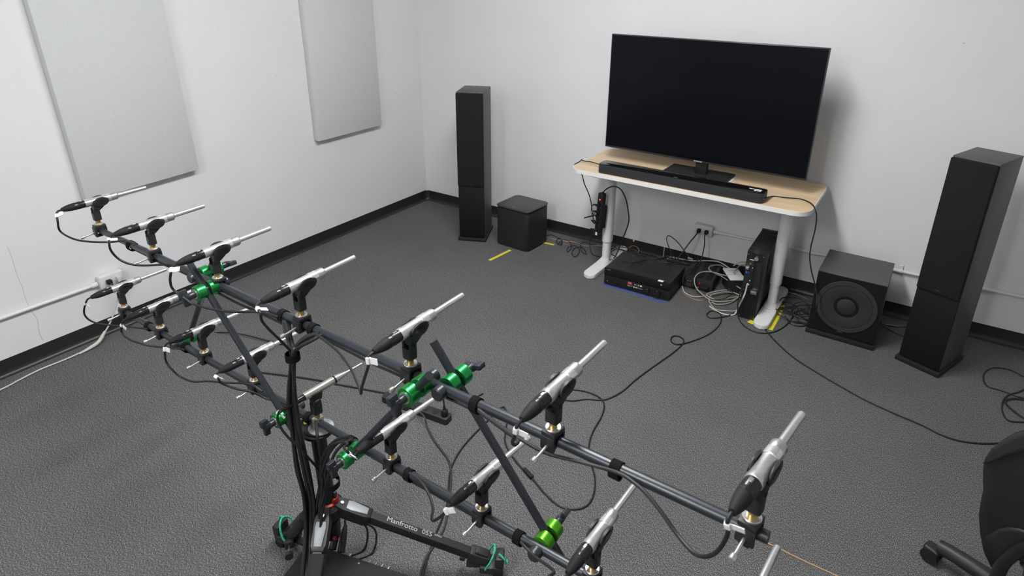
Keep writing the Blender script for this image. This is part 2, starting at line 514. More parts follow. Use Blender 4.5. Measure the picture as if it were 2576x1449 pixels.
# ------------------------------------------------------------------ outlets and conduits
def outlet_box(loc, rz, label, lit=False):
    t = empty('wall_outlet', loc, rz, label, 'wall outlet', 'surface mounted outlets')
    MB().box(-0.06, 0.06, -0.046, 0.0, -0.036, 0.036, 0.008, 3).build('box', 'plastic_white', t)
    for x in (-0.022, 0.028):
        s = MB().lathe([(0.0185, -0.0485), (0.0185, -0.0455)], seg=20)
        so = s.build('socket', 'plastic_white', t); so.location = (x, 0, 0)
        h = MB()
        h.box(-0.007, -0.005, -0.0491, -0.0483, 0.0, 0.008).box(0.005, 0.007, -0.0491, -0.0483, 0.0, 0.008)
        h.cyl((0, -0.0491, -0.007), (0, -0.0483, -0.007), 0.0025, seg=8)
        h.build('slot', 'rubber', so)
    return t
outlet_box((2.450, 0, 0.290), 0, 'white surface mounted outlet box on the wall under the desk')
outlet_box((0, -2.590, 0.312), PI / 2, 'white surface mounted outlet box on the left wall')

def conduit(name, a, b, fittings, label):
    t = empty(name, a, 0, label, 'conduit', 'white wall conduits')
    a, b = Vector(a), Vector(b)
    d = b - a
    MB().tube([d * (k / 12) for k in range(13)], 0.0095, 12).build('pipe', 'conduit_paint', t)
    dn = d.normalized()
    for f, kind in fittings:
        p = dn * f
        if kind == 'coupling':
            MB().cyl(p - dn * 0.024, p + dn * 0.024, 0.013).build('coupling', 'conduit_paint', t)
        elif kind == 'connector':
            mb = MB(); mb.cyl(p - dn * 0.02, p + dn * 0.01, 0.0135)
            mb.build('connector', 'conduit_paint', t)
        else:
            s = MB().cyl(p - dn * 0.009, p + dn * 0.009, 0.0125)
            w = Vector((0, 0, 1))
            s.box(-0.009, 0.009, 0.004, 0.010, 0.008, 0.035, 0.001, 1, Matrix.Translation(p)) if kind == 'strap_back' else s.box(-0.010, -0.004, -0.009, 0.009, 0.008, 0.035, 0.001, 1, Matrix.Translation(p))
            s.build('pipe_strap', 'conduit_paint', t)
    return t
conduit('wall_conduit', (2.512, -0.013, 0.284), (5.58, -0.013, 0.312), [(0.02, 'connector'), (0.62, 'coupling'), (1.075, 'strap_back')], 'thin white conduit running along the wall behind the subwoofer')
conduit('wall_conduit', (0.013, -2.652, 0.302), (0.013, -6.18, 0.315), [(0.02, 'connector')], 'thin white conduit running along the left wall from the outlet')

# ------------------------------------------------------------------ desk
DK = empty('desk', (1.726, -0.610, 0), -0.011, 'height adjustable desk with birch top, white edge and white T legs', 'desk')
DW, DD, DH = 1.404, 0.597, 0.737
MB().prism(rrect(0, DW, 0, DD, 0.085, 10), DH - 0.024, DH, bev=0.003).build('edge_band', 'white_edge', DK)
MB().prism(rrect(0.004, DW - 0.004, 0.004, DD - 0.004, 0.081, 10), DH - 0.001, DH + 0.0012).build('table_top', 'birch', DK)
fr = MB()
fr.box(0.12, DW - 0.12, 0.05, 0.09, DH - 0.045, DH - 0.0245, 0.003)
fr.box(0.12, DW - 0.12, DD - 0.09, DD - 0.05, DH - 0.045, DH - 0.0245, 0.003)
fr.build('rail', 'white_powder', DK)
for i, lx in enumerate((0.162, 1.258)):
    up = MB(); up.prism(rrect(lx - 0.033, lx + 0.033, 0.255, 0.335, 0.032, 8), 0.180, DH - 0.045)
    up.prism(rrect(lx - 0.024, lx + 0.024, 0.05, 0.547, 0.01, 3), DH - 0.046, DH - 0.026)
    leg = up.build('leg', 'white_powder', DK)
    lo = MB(); lo.prism(rrect(lx - 0.027, lx + 0.027, 0.262, 0.328, 0.026, 8), 0.03, 0.20)
    lo.build('inner_tube', 'white_powder', leg)
    fb = MB()
    for k in range(6):
        e = k / 5
        fb.prism(rrect(lx - 0.027 - 0.012 * (1 - e) ** 2, lx + 0.027 + 0.012 * (1 - e) ** 2, 0.262 - 0.05 * (1 - e) ** 2, 0.328 + 0.05 * (1 - e) ** 2, 0.026, 6), 0.030 + 0.006 * k, 0.0361 + 0.006 * k)
    fb.build('leg_collar', 'white_powder', leg)
    MB().prism(rrect(lx - 0.042, lx + 0.042, 0.022, 0.588, 0.041, 8), 0.002, 0.032, bev=0.006, seg=3).build('foot', 'white_powder', DK)
    sc = MB(); sc.lathe([(0.004, 0.2535), (0.004, 0.256)], Matrix.Translation((lx, 0, 0.455)), 12)
    sc.build('screw', 'steel', leg)

# ------------------------------------------------------------------ television
TV = empty('television', (1.823, -0.297, 0.737), -0.027, 'large black flat television on the birch desk', 'television')
TW, TH, TZ = 1.227, 0.705, 0.085
MB().box(0, TW, 0.0, 0.022, TZ, TZ + TH, 0.0025, 2).build('bezel', 'tv_bezel', TV)
MB().box(0.006, TW - 0.006, -0.0008, 0.002, TZ + 0.012, TZ + TH - 0.006).build('screen', 'tv_screen', TV)
MB().box(0.16, TW - 0.16, 0.02, 0.058, TZ + 0.02, TZ + 0.42, 0.012, 3).build('rear_housing', 'plastic_black', TV)
MB().box(0.605, 0.675, 0.005, 0.040, 0.012, TZ + 0.06, 0.003).build('neck', 'plastic_satin', TV)
base = MB(); base.prism(rrect(0.425, 0.815, -0.075, 0.135, 0.012, 4), 0.002, 0.014, bev=0.003)
base.build('stand_base', 'plastic_black', TV)
text('logo', 'SAMSUNG', 0.011, 'print_white', TV, (TW / 2 + 0.005, -0.0012, TZ + 0.0055), FACE_FRONT)
MB().box(0.817, 0.826, -0.030, 0.130, 0.0015, 0.0035).build('tape_strip', 'paper_white', TV)
MB().box(0.413, 0.423, 0.03, 0.125, 0.0015, 0.0035).build('tape_strip', 'paper_white', TV)
MB().box(0.445, 0.485, -0.070, -0.064, 0.0142, 0.0147).build('logo_plate', 'print_white', TV)

# ------------------------------------------------------------------ soundbar
SB = empty('soundbar', (1.921, -0.596, 0.7382), -0.014, 'long black soundbar with glossy top lying along the desk front', 'soundbar')
MB().prism(rrect(0, 0.975, 0, 0.103, 0.020, 6), 0.002, 0.0535, bev=0.003).build('body', 'soundbar_front', SB)
MB().prism(rrect(0.001, 0.974, 0.004, 0.102, 0.019, 6), 0.0535, 0.0560, bev=0.001).build('glass_top', 'gloss_black', SB)
text('logo', 'BOSE', 0.010, 'print_grey', SB, (0.4875, 0.012, 0.0562), (0, 0, 0))
MB().box(0.885, 0.950, 0.055, 0.067, 0.0560, 0.0563).build('sticker', 'paper_white', SB)
MB().box(0.915, 0.950, 0.035, 0.050, 0.0560, 0.0563).build('sticker', 'paper_white', SB)

# ------------------------------------------------------------------ bass module
BM = empty('bass_module', (1.061, -0.453, 0), -0.049, 'squat black cube bass module with glass top between tower speaker and desk', 'speaker')
MB().prism(rrect(0.002, 0.286, 0.0, 0.262, 0.028, 6), 0.012, 0.290, bev=0.004).build('body', 'plinth_black', BM)
MB().prism(rrect(0.010, 0.278, 0.008, 0.254, 0.028, 6), 0.288, 0.301).build('port_gap', 'rubber', BM)
MB().prism(rrect(-0.002, 0.290, -0.004, 0.266, 0.030, 6), 0.300, 0.310, bev=0.003).build('glass_top', 'glass_top', BM)
text('logo', 'BOSE', 0.012, 'print_grey', BM, (0.144, 0.03, 0.3102), (0, 0, 0))
for x in (0.035, 0.25):
    for y in (0.035, 0.225):
        f = MB().cyl((x, y, 0), (x, y, 0.014), 0.013, seg=12); f.build('foot', 'rubber', BM)

# ------------------------------------------------------------------ tower speakers
def tower(loc, rz, label, zb=0.43):
    t = empty('tower_speaker', loc, rz, label, 'speaker', 'black ash tower speakers')
    W, D, Hh = 0.191, 0.264, 1.074
    MB().box(0, W, 0.004, D, 0.03, 0.03 + Hh, 0.002, 2).build('cabinet', 'black_ash', t)
    MB().box(0.001, W - 0.001, -0.006, 0.006, 0.032, zb - 0.002, 0.002).build('front_baffle', 'baffle_black', t)
    MB().box(0.0005, W - 0.0005, -0.020, 0.005, zb, 0.03 + Hh - 0.006, 0.006, 3).build('grille', 'grille_cloth', t)
    MB().box(W / 2 - 0.014, W / 2 + 0.014, -0.0215, -0.019, zb + 0.014, zb + 0.020, 0.0008, 1).build('badge', 'plastic_satin', t)
    MB().box(-0.010, W + 0.010, -0.018, D + 0.008, 0.0, 0.026, 0.003).build('plinth', 'plinth_black', t)
    MB().box(0.01, W - 0.01, 0.01, D - 0.01, 0.025, 0.031).build('spacer', 'rubber', t)
    return t
tower((0.797, -0.547, 0), 0.425, 'black floor-standing tower speaker left of the desk near the room corner')
tower((3.663, -0.487, 0), -0.377, 'black floor-standing tower speaker at the right edge beside the subwoofer')

# ------------------------------------------------------------------ subwoofer
SW = empty('subwoofer', (3.209, -0.467, 0), -0.021, 'black ash subwoofer with exposed round driver on low plinth', 'speaker')
MB().box(0, 0.333, 0.006, 0.347, 0.03, 0.379, 0.0015, 1).build('cabinet', 'black_ash', SW)
MB().box(0.0015, 0.3315, 0.0, 0.008, 0.032, 0.377, 0.001, 1).build('front_baffle', 'baffle_black', SW)
dm = Matrix.Translation((0.168, 0.0, 0.208))
MB().lathe([(0.150, 0.0), (0.150, -0.004), (0.148, -0.006), (0.128, -0.006), (0.126, -0.003), (0.126, 0.0)], dm, 48, cap=False).build('driver_ring', 'driver_ring', SW)
drv = MB().lathe([(0.1255, 0.0005), (0.1255, -0.0050), (0.118, -0.0060), (0.100, -0.0055), (0.080, -0.0035), (0.064, -0.0008), (0.054, 0.0022), (0.049, 0.0045)], dm, 48, cap=False)
drv = drv.build('cone', 'driver_cone', SW)
MB().lathe([(0.051, 0.0045), (0.047, 0.0005), (0.040, -0.0028), (0.028, -0.0056), (0.014, -0.0072), (0.001, -0.0078)], dm, 40).build('dust_cap', 'driver_cone', drv)
MB().box(0.148, 0.178, -0.0078, -0.0005, 0.050, 0.057, 0.003, 2).build('badge', 'driver_ring', SW)
MB().box(-0.004, 0.337, -0.012, 0.347, 0.0, 0.026, 0.003).build('plinth', 'plinth_black', SW)
MB().box(0.01, 0.323, 0.01, 0.337, 0.025, 0.031).build('spacer', 'rubber', SW)

# ------------------------------------------------------------------ AV receiver
RC = empty('av_receiver', (2.012, -0.593, 0), 0.022, 'black audio video receiver with lit labels and two knobs on carpet under desk', 'receiver')
RW, RD, RH = 0.430, 0.290, 0.122
MB().box(0, RW, 0.006, RD, 0.012, RH, 0.003, 2).build('case', 'plastic_black', RC)
MB().box(-0.001, RW + 0.001, -0.004, 0.010, 0.072, RH + 0.0005, 0.002).build('front_upper', 'baffle_black', RC)
MB().box(-0.001, RW + 0.001, -0.002, 0.010, 0.012, 0.070, 0.002).build('front_lower', 'plastic_satin', RC)
for k in range(14):
    x = 0.13 + 0.018 * k
    MB().box(x, x + 0.008, 0.07, 0.20, RH - 0.0005, RH + 0.0008).build('vent_slat', 'rubber', RC)
for x, z, r in ((0.292, 0.046, 0.016), (0.356, 0.047, 0.024)):
    kn = MB().lathe([(r, -0.002), (r, -0.018), (r * 0.93, -0.021), (0.001, -0.0212)], Matrix.Translation((x, 0, z)), 28).build('knob', 'plastic_satin', RC)
    MB().cyl((x + r * 0.15, -0.0216, z + r * 0.6), (x + r * 0.15, -0.0210, z + r * 0.6), 0.0018, seg=8).build('knob_mark', 'print_white', kn)
text('brand', 'SONY', 0.011, 'print_grey', RC, (0.030, -0.0045, 0.112), FACE_FRONT)
MB().box(0.160, 0.190, -0.0025, -0.0015, 0.048, 0.066).build('label_square', 'print_red', RC)
text('label_text', '7.2', 0.014, 'print_white', RC, (0.175, -0.003, 0.058), FACE_FRONT)
text('label_text', '4/1', 0.013, 'print_white', RC, (0.212, -0.0028, 0.056), FACE_FRONT)
text('label_text', '145w x 7', 0.0095, 'print_white', RC, (0.176, -0.0028, 0.039), FACE_FRONT)
MB().box(0.228, 0.237, -0.0028, -0.0018, 0.052, 0.062).build('label_square', 'print_gold', RC)
MB().box(0.243, 0.255, -0.0028, -0.0018, 0.052, 0.062).build('label_square', 'print_white', RC)
MB().box(0.200, 0.209, -0.0028, -0.0018, 0.034, 0.043).build('label_square', 'print_white', RC)
MB().box(0.214, 0.221, -0.0028, -0.0018, 0.036, 0.042).build('label_square', 'print_white', RC)
MB().box(0.2215, 0.228, -0.0028, -0.0018, 0.034, 0.043).build('label_square', 'print_orange', RC)
MB().box(0.232, 0.235, -0.0028, -0.0018, 0.034, 0.043).build('label_square', 'print_blue', RC)
text('label_text', 'Bluetooth', 0.0065, 'print_white', RC, (0.2475, -0.0028, 0.0385), FACE_FRONT)
MB().box(0.352, 0.384, -0.0042, 0.020, RH + 0.0004, RH + 0.0012).build('sticker', 'paper_white', RC)
MB().box(0.372, 0.382, -0.0050, -0.0035, 0.099, 0.107).build('label_square', 'print_gold', RC)
MB().lathe([(0.004, -0.004), (0.004, 0.0)], Matrix.Translation((0.022, 0, 0.032)), 12).build('headphone_jack', 'brass', RC)
for z in (0.062, 0.054, 0.046):
    MB().box(0.020, 0.024, -0.004, -0.001, z, z + 0.004).build('button', 'plastic_black', RC)
for x in (0.04, 0.39):
    for y in (0.04, 0.25):
        MB().cyl((x, y, 0), (x, y, 0.013), 0.02, seg=14).build('foot', 'rubber', RC)

# ------------------------------------------------------------------ small power amplifier
AM = empty('power_amplifier', (2.440, -0.340, 0), 0.09, 'small black power amplifier with red switch between receiver and computer', 'amplifier')
MB().box(0, 0.188, 0, 0.285, 0.006, 0.072, 0.002).build('case', 'plastic_black', AM)
for x in (0.03, 0.085, 0.14):
    MB().box(x, x + 0.03, 0.03, 0.26, 0.0715, 0.0735).build('cooling_rib', 'rubber', AM)
for i, (x, z) in enumerate(((0.035, 0.052), (0.050, 0.052), (0.035, 0.030), (0.050, 0.030))):
    MB().cyl((x, -0.006, z), (x, 0.001, z), 0.004, seg=10).build('terminal', 'gold', AM)
MB().box(0.104, 0.113, -0.004, 0.001, 0.042, 0.056, 0.001, 1).build('switch', 'red_plastic', AM)
MB().box(0.130, 0.165, -0.022, 0.001, 0.020, 0.042, 0.004, 2).build('power_plug', 'rubber', AM)
MB().box(0.062, 0.080, -0.020, 0.001, 0.018, 0.044, 0.004, 2).build('power_plug', 'rubber', AM)
for x in (0.092, 0.099):
    MB().box(x, x + 0.004, -0.0012, 0.001, 0.016, 0.022).build('print_mark', 'print_white', AM)
text('print_text', 'BRIDGE', 0.006, 'print_grey', AM, (0.035, -0.001, 0.014), FACE_FRONT)

# ------------------------------------------------------------------ small form computer standing on edge
PC = empty('computer', (2.842, -0.522, 0), 0.02, 'slim black finned computer standing upright beside the right desk leg', 'computer')
PW, PD, PH = 0.098, 0.372, 0.425
MB().box(0, PW, 0.006, PD, 0.0, PH - 0.026, 0.002).build('case', 'plastic_black', PC)
for k in range(20):
    y = 0.012 + k * 0.0185
    MB().box(0.0, PW, y, y + 0.0085, PH - 0.028, PH, 0.001, 1).build('cooling_fin', 'plastic_black', PC)
MB().box(-0.002, PW + 0.002, PD - 0.004, PD + 0.010, 0.0, PH + 0.006, 0.003).build('front_panel', 'plastic_satin', PC)
MB().box(0.001, PW - 0.001, 0.0, 0.008, 0.0, PH - 0.004, 0.001, 1).build('rear_panel', 'plastic_satin', PC)
MB().box(0.006, 0.046, -0.002, 0.001, 0.20, 0.375).build('port_plate', 'plastic_black', PC)
MB().box(0.055, 0.090, -0.002, 0.001, 0.22, 0.365).build('card_bracket', 'plastic_black', PC)
MB().box(0.020, 0.044, -0.004, -0.001, 0.374, 0.377).build('print_mark', 'print_white', PC)
for x, z in ((0.028, 0.352), (0.041, 0.349)):
    MB().lathe([(0.0045, -0.010), (0.0045, 0.0)], Matrix.Translation((x, 0, z)), 10).build('antenna_socket', 'gold', PC)
MB().box(0.008, 0.026, -0.030, -0.001, 0.322, 0.338, 0.003).build('monitor_plug', 'steel', PC)
for x in (0.010, 0.020):
    MB().box(x, x + 0.007, -0.004, -0.001, 0.288, 0.300).build('usb_port', 'usb_blue', PC)
MB().box(0.031, 0.035, -0.004, -0.001, 0.288, 0.296).build('audio_jack', 'red_plastic', PC)
MB().box(0.038, 0.043, -0.003, -0.001, 0.324, 0.332).build('audio_jack', 'led_green', PC)
MB().box(0.035, 0.039, -0.003, -0.001, 0.244, 0.249).build('status_light', 'led_green', PC)
MB().lathe([(0.011, -0.012), (0.011, 0.0)], Matrix.Translation((0.055, 0, 0.388)), 16).build('power_socket', 'steel', PC)
MB().box(0.052, 0.088, -0.028, -0.001, 0.176, 0.196, 0.004).build('display_plug', 'nickel', PC)
MB().box(0.008, 0.048, -0.010, -0.001, 0.176, 0.190, 0.003).build('network_plug', 'rubber', PC)
for z in (0.012, 0.405):
    for x in (0.008, 0.09):
        MB().lathe([(0.003, -0.0015), (0.003, 0.001)], Matrix.Translation((x, 0, z)), 8).build('screw', 'steel', PC)
vent = MB()
for i in range(7):
    for j in range(4):
        vent.cyl((PW - 0.0005, 0.13 + 0.012 * j + 0.006 * (i % 2), 0.27 + 0.012 * i), (PW + 0.0006, 0.13 + 0.012 * j + 0.006 * (i % 2), 0.27 + 0.012 * i), 0.0035, seg=6)
tag(vent.build('vent_holes', 'rubber', PC), kind='stuff')

# ------------------------------------------------------------------ microphone array frame
UB0, UBD = Vector((0.9853, -2.9417, 0.9371)), Vector((0.9980, -0.0516, 0.0368)).normalized()
LB0, LBD = Vector((0.8581, -2.8970, 0.5351)), Vector((0.9981, -0.0435, 0.0430)).normalized()
def ub(t): return UB0 + UBD * t
def lb(s): return LB0 + LBD * s
def t_at_x(b0, bd, x): return (x - b0.x) / bd.x
AR = empty('microphone_array_frame', (2.16, -2.954, 0.55), 0, 'dark tubular microphone array frame of two long bars joined by green clamped braces', 'frame')
AO = Vector(AR.location)
def rel(p): return Vector(p) - AO
def bar(name, a, b, r):
    mb = MB(); n = 10
    a, b = rel(a), rel(b)
    mb.tube([a + (b - a) * (k / n) for k in range(n + 1)], r, 20)
    return mb.build(name, 'anodised_tube', AR)
bar('upper_bar', ub(-0.040), ub(2.462), 0.0112)
bar('lower_bar', lb(0.005), lb(2.62), 0.0112)

# braces and the green two-ring clamps that hold them on the bars
GAP = 0.040
def clamp(p, side, m='anodised_green', turn=0.0):
    """p: point on a bar axis, side -1 towards the camera / +1 towards the television"""
    c = MB()
    c.lathe([(0.0105, -0.010), (0.0105, 0.100)], seg=14)
    body = c.build('clamp', 'anodised_tube', AR)
    body.location = rel(p)
    body.rotation_euler = (0, 0, 0 if side > 0 else PI)
    for y0, y1 in ((0.007, 0.033), (0.047, 0.074)):
        MB().lathe([(0.0105, y0), (0.0222, y0), (0.0235, y0 + 0.0012), (0.0235, y1 - 0.0012), (0.0222, y1), (0.0105, y1)], seg=28, cap=False).build('ring', m, body)
    MB().lathe([(0.0145, 0.074), (0.0145, 0.0765)], seg=16).build('washer', 'steel', body)
    hd = MB().box(-0.0070, 0.0070, 0.096, 0.114, -0.026, 0.026, 0.003)
    hd.box(-0.0070, 0.0070, 0.108, 0.121, 0.004, 0.026, 0.003).box(-0.0090, 0.0090, 0.092, 0.108, -0.011, 0.011, 0.003)
    h = hd.build('t_handle', 'anodised_tube', body); h.rotation_euler = (0, turn, 0)
    MB().lathe([(0.014, -0.030), (0.0165, -0.027), (0.0165, -0.010), (0.0125, -0.006)], seg=18).build('cap', 'anodised_tube', body)
    return body

def brace(xu, xl, side, ext_u, ext_l, mu='anodised_green', ml='anodised_green'):
    pu = ub(t_at_x(UB0, UBD, xu)); pl = lb(t_at_x(LB0, LBD, xl))
    clamp(pu, side, mu, 0.25 if side < 0 else 1.3); clamp(pl, side, ml, 0.1 if side < 0 else 0.5)
    o = Vector((0, side * GAP, 0))
    a, b = pu + o, pl + o
    d = (b - a).normalized()
    bar('brace', a - d * ext_u, b + d * ext_l, 0.0099)
XU1, XL1 = 1.8030, 2.0468
XU2, XL2 = 2.7413, 2.9717
XU3, XL3 = 2.6879, 2.3587
XU4, XL4 = 1.6859, 1.3337
brace(XU1, XL1, -1, 0.10, 0.075)
brace(XU2, XL2, +1, 0.105, 0.075, 'anodised_green', 'anodised_lime')
brace(XU3, XL3, -1, 0.085, 0.03)
brace(XU4, XL4, +1, 0.06, 0.05)

def strap(p, d, r=0.0165):
    """hook and loop band around bar and cables"""
    q = Vector((0, 1, 0)).rotation_difference(d).to_matrix().to_4x4()
    mb = MB(); seg = 24; rings = []
    prof = [(r - 0.0035, -0.010), (r, -0.010), (r, 0.010), (r - 0.0035, 0.010)]
    mb.lathe(prof, Matrix.Translation(rel(p) + Vector((0, 0, -0.0045))) @ q @ Matrix.Diagonal((1, 1, 1.16, 1)), seg, cap=False)
    return mb.build('cable_strap', 'velcro', AR)
for x in (1.224, 2.138, 2.273, 2.833, 3.170): strap(ub(t_at_x(UB0, UBD, x)), UBD)
for x in (1.099, 1.384, 2.120, 2.316, 2.550, 2.914): strap(lb(t_at_x(LB0, LBD, x)), LBD)

# ------------------------------------------------------------------ microphone mounts and microphones
def make_mount(label):
    """clamp on the bar, brass stud, swivel and clip; origin on the bar axis"""
    t = empty('microphone_mount', (0, 0, 0), 0, label, 'microphone mount', 'microphone mounts on the bars')
    cb = MB()
    cb.box(-0.016, 0.016, -0.019, 0.019, 0.0135, 0.0245, 0.002)
    cb.box(-0.016, 0.016, -0.0215, -0.0130, -0.016, 0.016, 0.002)
    cb.box(-0.016, 0.016, 0.0130, 0.0200, -0.010, 0.016, 0.002)
    cb.box(-0.010, 0.010, -0.020, 0.004, -0.022, -0.0135, 0.003)
    cb.build('clamp_body', 'plastic_black', t)
    ts = MB().cyl((0, -0.018, -0.004), (0, -0.058, -0.010), 0.0032, seg=10).build('thumb_screw', 'steel', t)
    k = MB(); k.lathe([(0.006, 0), (0.0065, 0.002), (0.0065, 0.010), (0.005, 0.012)], Matrix.Translation((0, -0.056, -0.0097)) @ Matrix.Rotation(PI, 4, 'Z'), 10)
    k.build('thumb_knob', 'steel', ts)
    MB().lathe([(0.0155, 0.0), (0.0160, 0.001), (0.0160, 0.004), (0.0150, 0.005)], Matrix.Translation((0, 0, 0.0245)) @ Matrix.Rotation(PI / 2, 4, 'X'), 24).build('lock_ring', 'steel', t)
    MB().lathe([(0.0085, 0.0), (0.0085, 0.018)], Matrix.Translation((0, 0, 0.0285)) @ Matrix.Rotation(PI / 2, 4, 'X'), 18).build('brass_stud', 'brass', t)
    sv = MB()
    sv.prism(rrect(-0.0145, 0.0145, -0.0125, 0.0125, 0.006, 5), 0.0445, 0.073)
    sv.box(-0.0145, -0.0070, -0.0115, 0.0115, 0.070, 0.092, 0.004, 3)
    sv.box(0.0070, 0.0145, -0.0115, 0.0115, 0.070, 0.092, 0.004, 3)
    s = sv.build('swivel', 'plastic_black', t)
    MB().cyl((-0.0155, 0, 0.082), (0.0155, 0, 0.082), 0.0050, seg=12).build('pivot_screw', 'rubber', s)
    return t

def clip_mesh(parent):
    """egg shaped cheeks hugging the microphone, local origin on the microphone axis"""
    mb = MB()
    out = []
    n = 22
    for k in range(n):
        a = 2 * PI * k / n
        y = 0.027 * math.cos(a) + 0.021
        z = (0.0130 if math.sin(a) > 0 else 0.0175) * math.sin(a) + 0.0
        if math.sin(a) < -0.3: z -= 0.004
        out.append((y, z))
    for s in (-1, 1):
        x0, x1 = (0.0136, 0.0192)
        mt = Matrix(((0, 0, s, 0), (1, 0, 0, 0), (0, 1, 0, 0), (0, 0, 0, 1)))
        mb.prism(out, x0, x1, mt, bev=0.0025, seg=2)
    under = [(-0.004, -0.010), (0.045, -0.010), (0.038, -0.017), (0.020, -0.026), (0.010, -0.036), (-0.008, -0.036), (-0.009, -0.027), (-0.007, -0.018)]
    mb.prism(under, -0.0145, 0.0145, Matrix(((0, 0, 1, 0), (1, 0, 0, 0), (0, 1, 0, 0), (0, 0, 0, 1))), bev=0.002, seg=2)
    c = mb.build('clip', 'plastic_black', parent)
    o2 = [(0.018 * math.cos(2 * PI * k / 18) + 0.021, 0.007 * math.sin(2 * PI * k / 18) - 0.002) for k in range(18)]
    for s in (-1, 1):
        MB().prism(o2, 0.0190, 0.0203, Matrix(((0, 0, s, 0), (1, 0, 0, 0), (0, 1, 0, 0), (0, 0, 0, 1)))).build('clip_pad', 'plastic_satin', c)
    return c

def wide(prof): return [(r * 1.16, y) for r, y in prof]
def make_mic(label):
    t = empty('microphone', (0, 0, 0), 0, label, 'microphone', 'silver measurement microphones')
    # turned aluminium body, thin capsule tube
    MB().lathe(wide([(0.0100, -0.030), (0.0128, -0.028), (0.0130, -0.018), (0.0122, -0.016), (0.0122, 0.036)]), seg=24).build('body', 'mic_silver', t)
    MB().lathe(wide([(0.0122, 0.036), (0.0134, 0.037), (0.0134, 0.058), (0.0122, 0.059)]), seg=24).build('name_band', 'mic_bright', t)
    MB().lathe(wide([(0.0122, 0.059), (0.0126, 0.060), (0.0126, 0.079), (0.0118, 0.081), (0.0072, 0.085)]), seg=24).build('front_sleeve', 'mic_sleeve', t)
    MB().lathe(wide([(0.0065, 0.085), (0.0065, 0.186), (0.0060, 0.188)]), seg=16).build('capsule_tube', 'mic_silver', t)
    x = MB().lathe(wide([(0.0100, -0.027), (0.0120, -0.028), (0.0122, -0.052), (0.0116, -0.053), (0.0120, -0.056), (0.0120, -0.062)]), seg=20).build('connector', 'plastic_satin', t)
    MB().lathe(wide([(0.0118, -0.060), (0.0115, -0.072), (0.0098, -0.086), (0.0068, -0.100), (0.0054, -0.104)]), seg=16).build('strain_relief', 'rubber', x)
    MB().box(-0.0030, 0.0030, -0.044, -0.034, 0.0124, 0.0156, 0.001, 1).build('latch', 'nickel', x)
    return t

ORD = ['first', 'second', 'third', 'fourth', 'fifth', 'sixth', 'seventh', 'eighth', 'ninth']
U_T = [-0.0195, 0.4141, 0.8240, 1.2419, 1.6539, 2.0479, 2.4314]
U_AZ = [1.4614, 1.4020, 1.4416, 1.4949, 1.5229, 1.4979, 1.4264]
U_EL = [0.041, 0.079, 0.074, 0.056, 0.035, 0.0435, -0.002]
L_S = [0.0378, 0.3454, 0.6648, 0.9780, None, 1.6292, 1.9465, 2.2564, 2.570]
L_AZ = [1.4649, 1.4687, 1.4585, 1.4648, None, 1.4356, 1.4719, 1.4954, 1.47]
L_EL = [0.0535, 0.0673, 0.0178, 0.0391, None, 0.0458, -0.020, 0.0345, 0.03]
MIC_H = 0.0871 + 0.030
spots = []
for i in range(7): spots.append((ub(U_T[i]), U_AZ[i], U_EL[i], 'upper', i))
for i in range(9):
    if L_S[i] is not None: spots.append((lb(L_S[i]), L_AZ[i], L_EL[i], 'lower', i))
SPECIAL = {('upper', 0): 'at the far left end of the upper bar', ('upper', 6): 'at the near right end of the upper bar',
           ('lower', 0): 'at the far left end of the lower bar', ('lower', 8): 'at the near right end of the lower bar'}
mic0 = mount0 = None
MICS = {}
for p, az, el, row, i in spots:
    where = SPECIAL.get((row, i)) or '%s from the left on the %s bar' % (ORD[i], row)
    if mount0 is None:
        mount0 = mt_ = make_mount('x'); clip_e = empty('clip_pivot')
        bpy.data.objects.remove(clip_e)
        clip0 = clip_mesh(mount0)
        mic0 = mic_ = make_mic('x')
    else:
        mt_ = copy_tree(mount0); mic_ = copy_tree(mic0)
    mt_.location = p; mt_.rotation_euler = (0, 0, az - PI / 2)
    for ch in mt_.children:
        if ch.name.split('.')[0] == 'clip':
            ch.location = (0, 0, MIC_H); ch.rotation_euler = (el, 0, 0)
    tag(mt_, 'black clip mount with brass stud, ' + where)
    mic_.location = p + Vector((0, 0, MIC_H)); mic_.rotation_euler = (el, 0, az - PI / 2)
    tag(mic_, 'silver thin-tipped microphone, ' + where)
    MICS[(row, i)] = mic_

# the odd one: chrome reference microphone in the middle, over the tripod plate
p5 = lb(t_at_x(LB0, LBD, 2.163))
RM = empty('microphone_mount', p5, -0.10, 'black snap clip mount over the tripod plate in the middle of the lower bar', 'microphone mount', 'microphone mounts on the bars')
MB().box(-0.010, 0.010, -0.016, 0.016, -0.014, 0.018, 0.003).build('clamp_body', 'steel', RM)
MB().lathe([(0.0085, 0.0), (0.0085, 0.022)], Matrix.Translation((0, 0, 0.017)) @ Matrix.Rotation(PI / 2, 4, 'X'), 16).build('brass_stud', 'brass', RM)
sv = MB(); sv.prism(rrect(-0.015, 0.015, -0.014, 0.014, 0.006, 5), 0.037, 0.070); sv.box(-0.016, 0.016, -0.012, 0.012, 0.066, 0.088, 0.006, 3)
sv.build('swivel', 'plastic_black', RM)
cl = MB(); cl.prism([(-0.014, -0.024), (0.014, -0.024), (0.017, -0.008), (0.019, 0.004), (-0.019, 0.004), (-0.017, -0.008)], -0.0125, 0.0125, Matrix(((0, 0, 1, 0), (1, 0, 0, 0), (0, 1, 0, 0), (0, 0, 0.0, 1))), bev=0.002)
clo = cl.build('clip', 'plastic_black', RM); clo.location = (0, 0.002, 0.107)
RMIC = empty('microphone', p5 + Vector((0, 0, 0.112)), 1.44 - PI / 2, 'chrome pencil microphone with long tapered nose in the middle of the lower bar', 'microphone')
RMIC.rotation_euler = (0.05, 0, 1.44 - PI / 2)
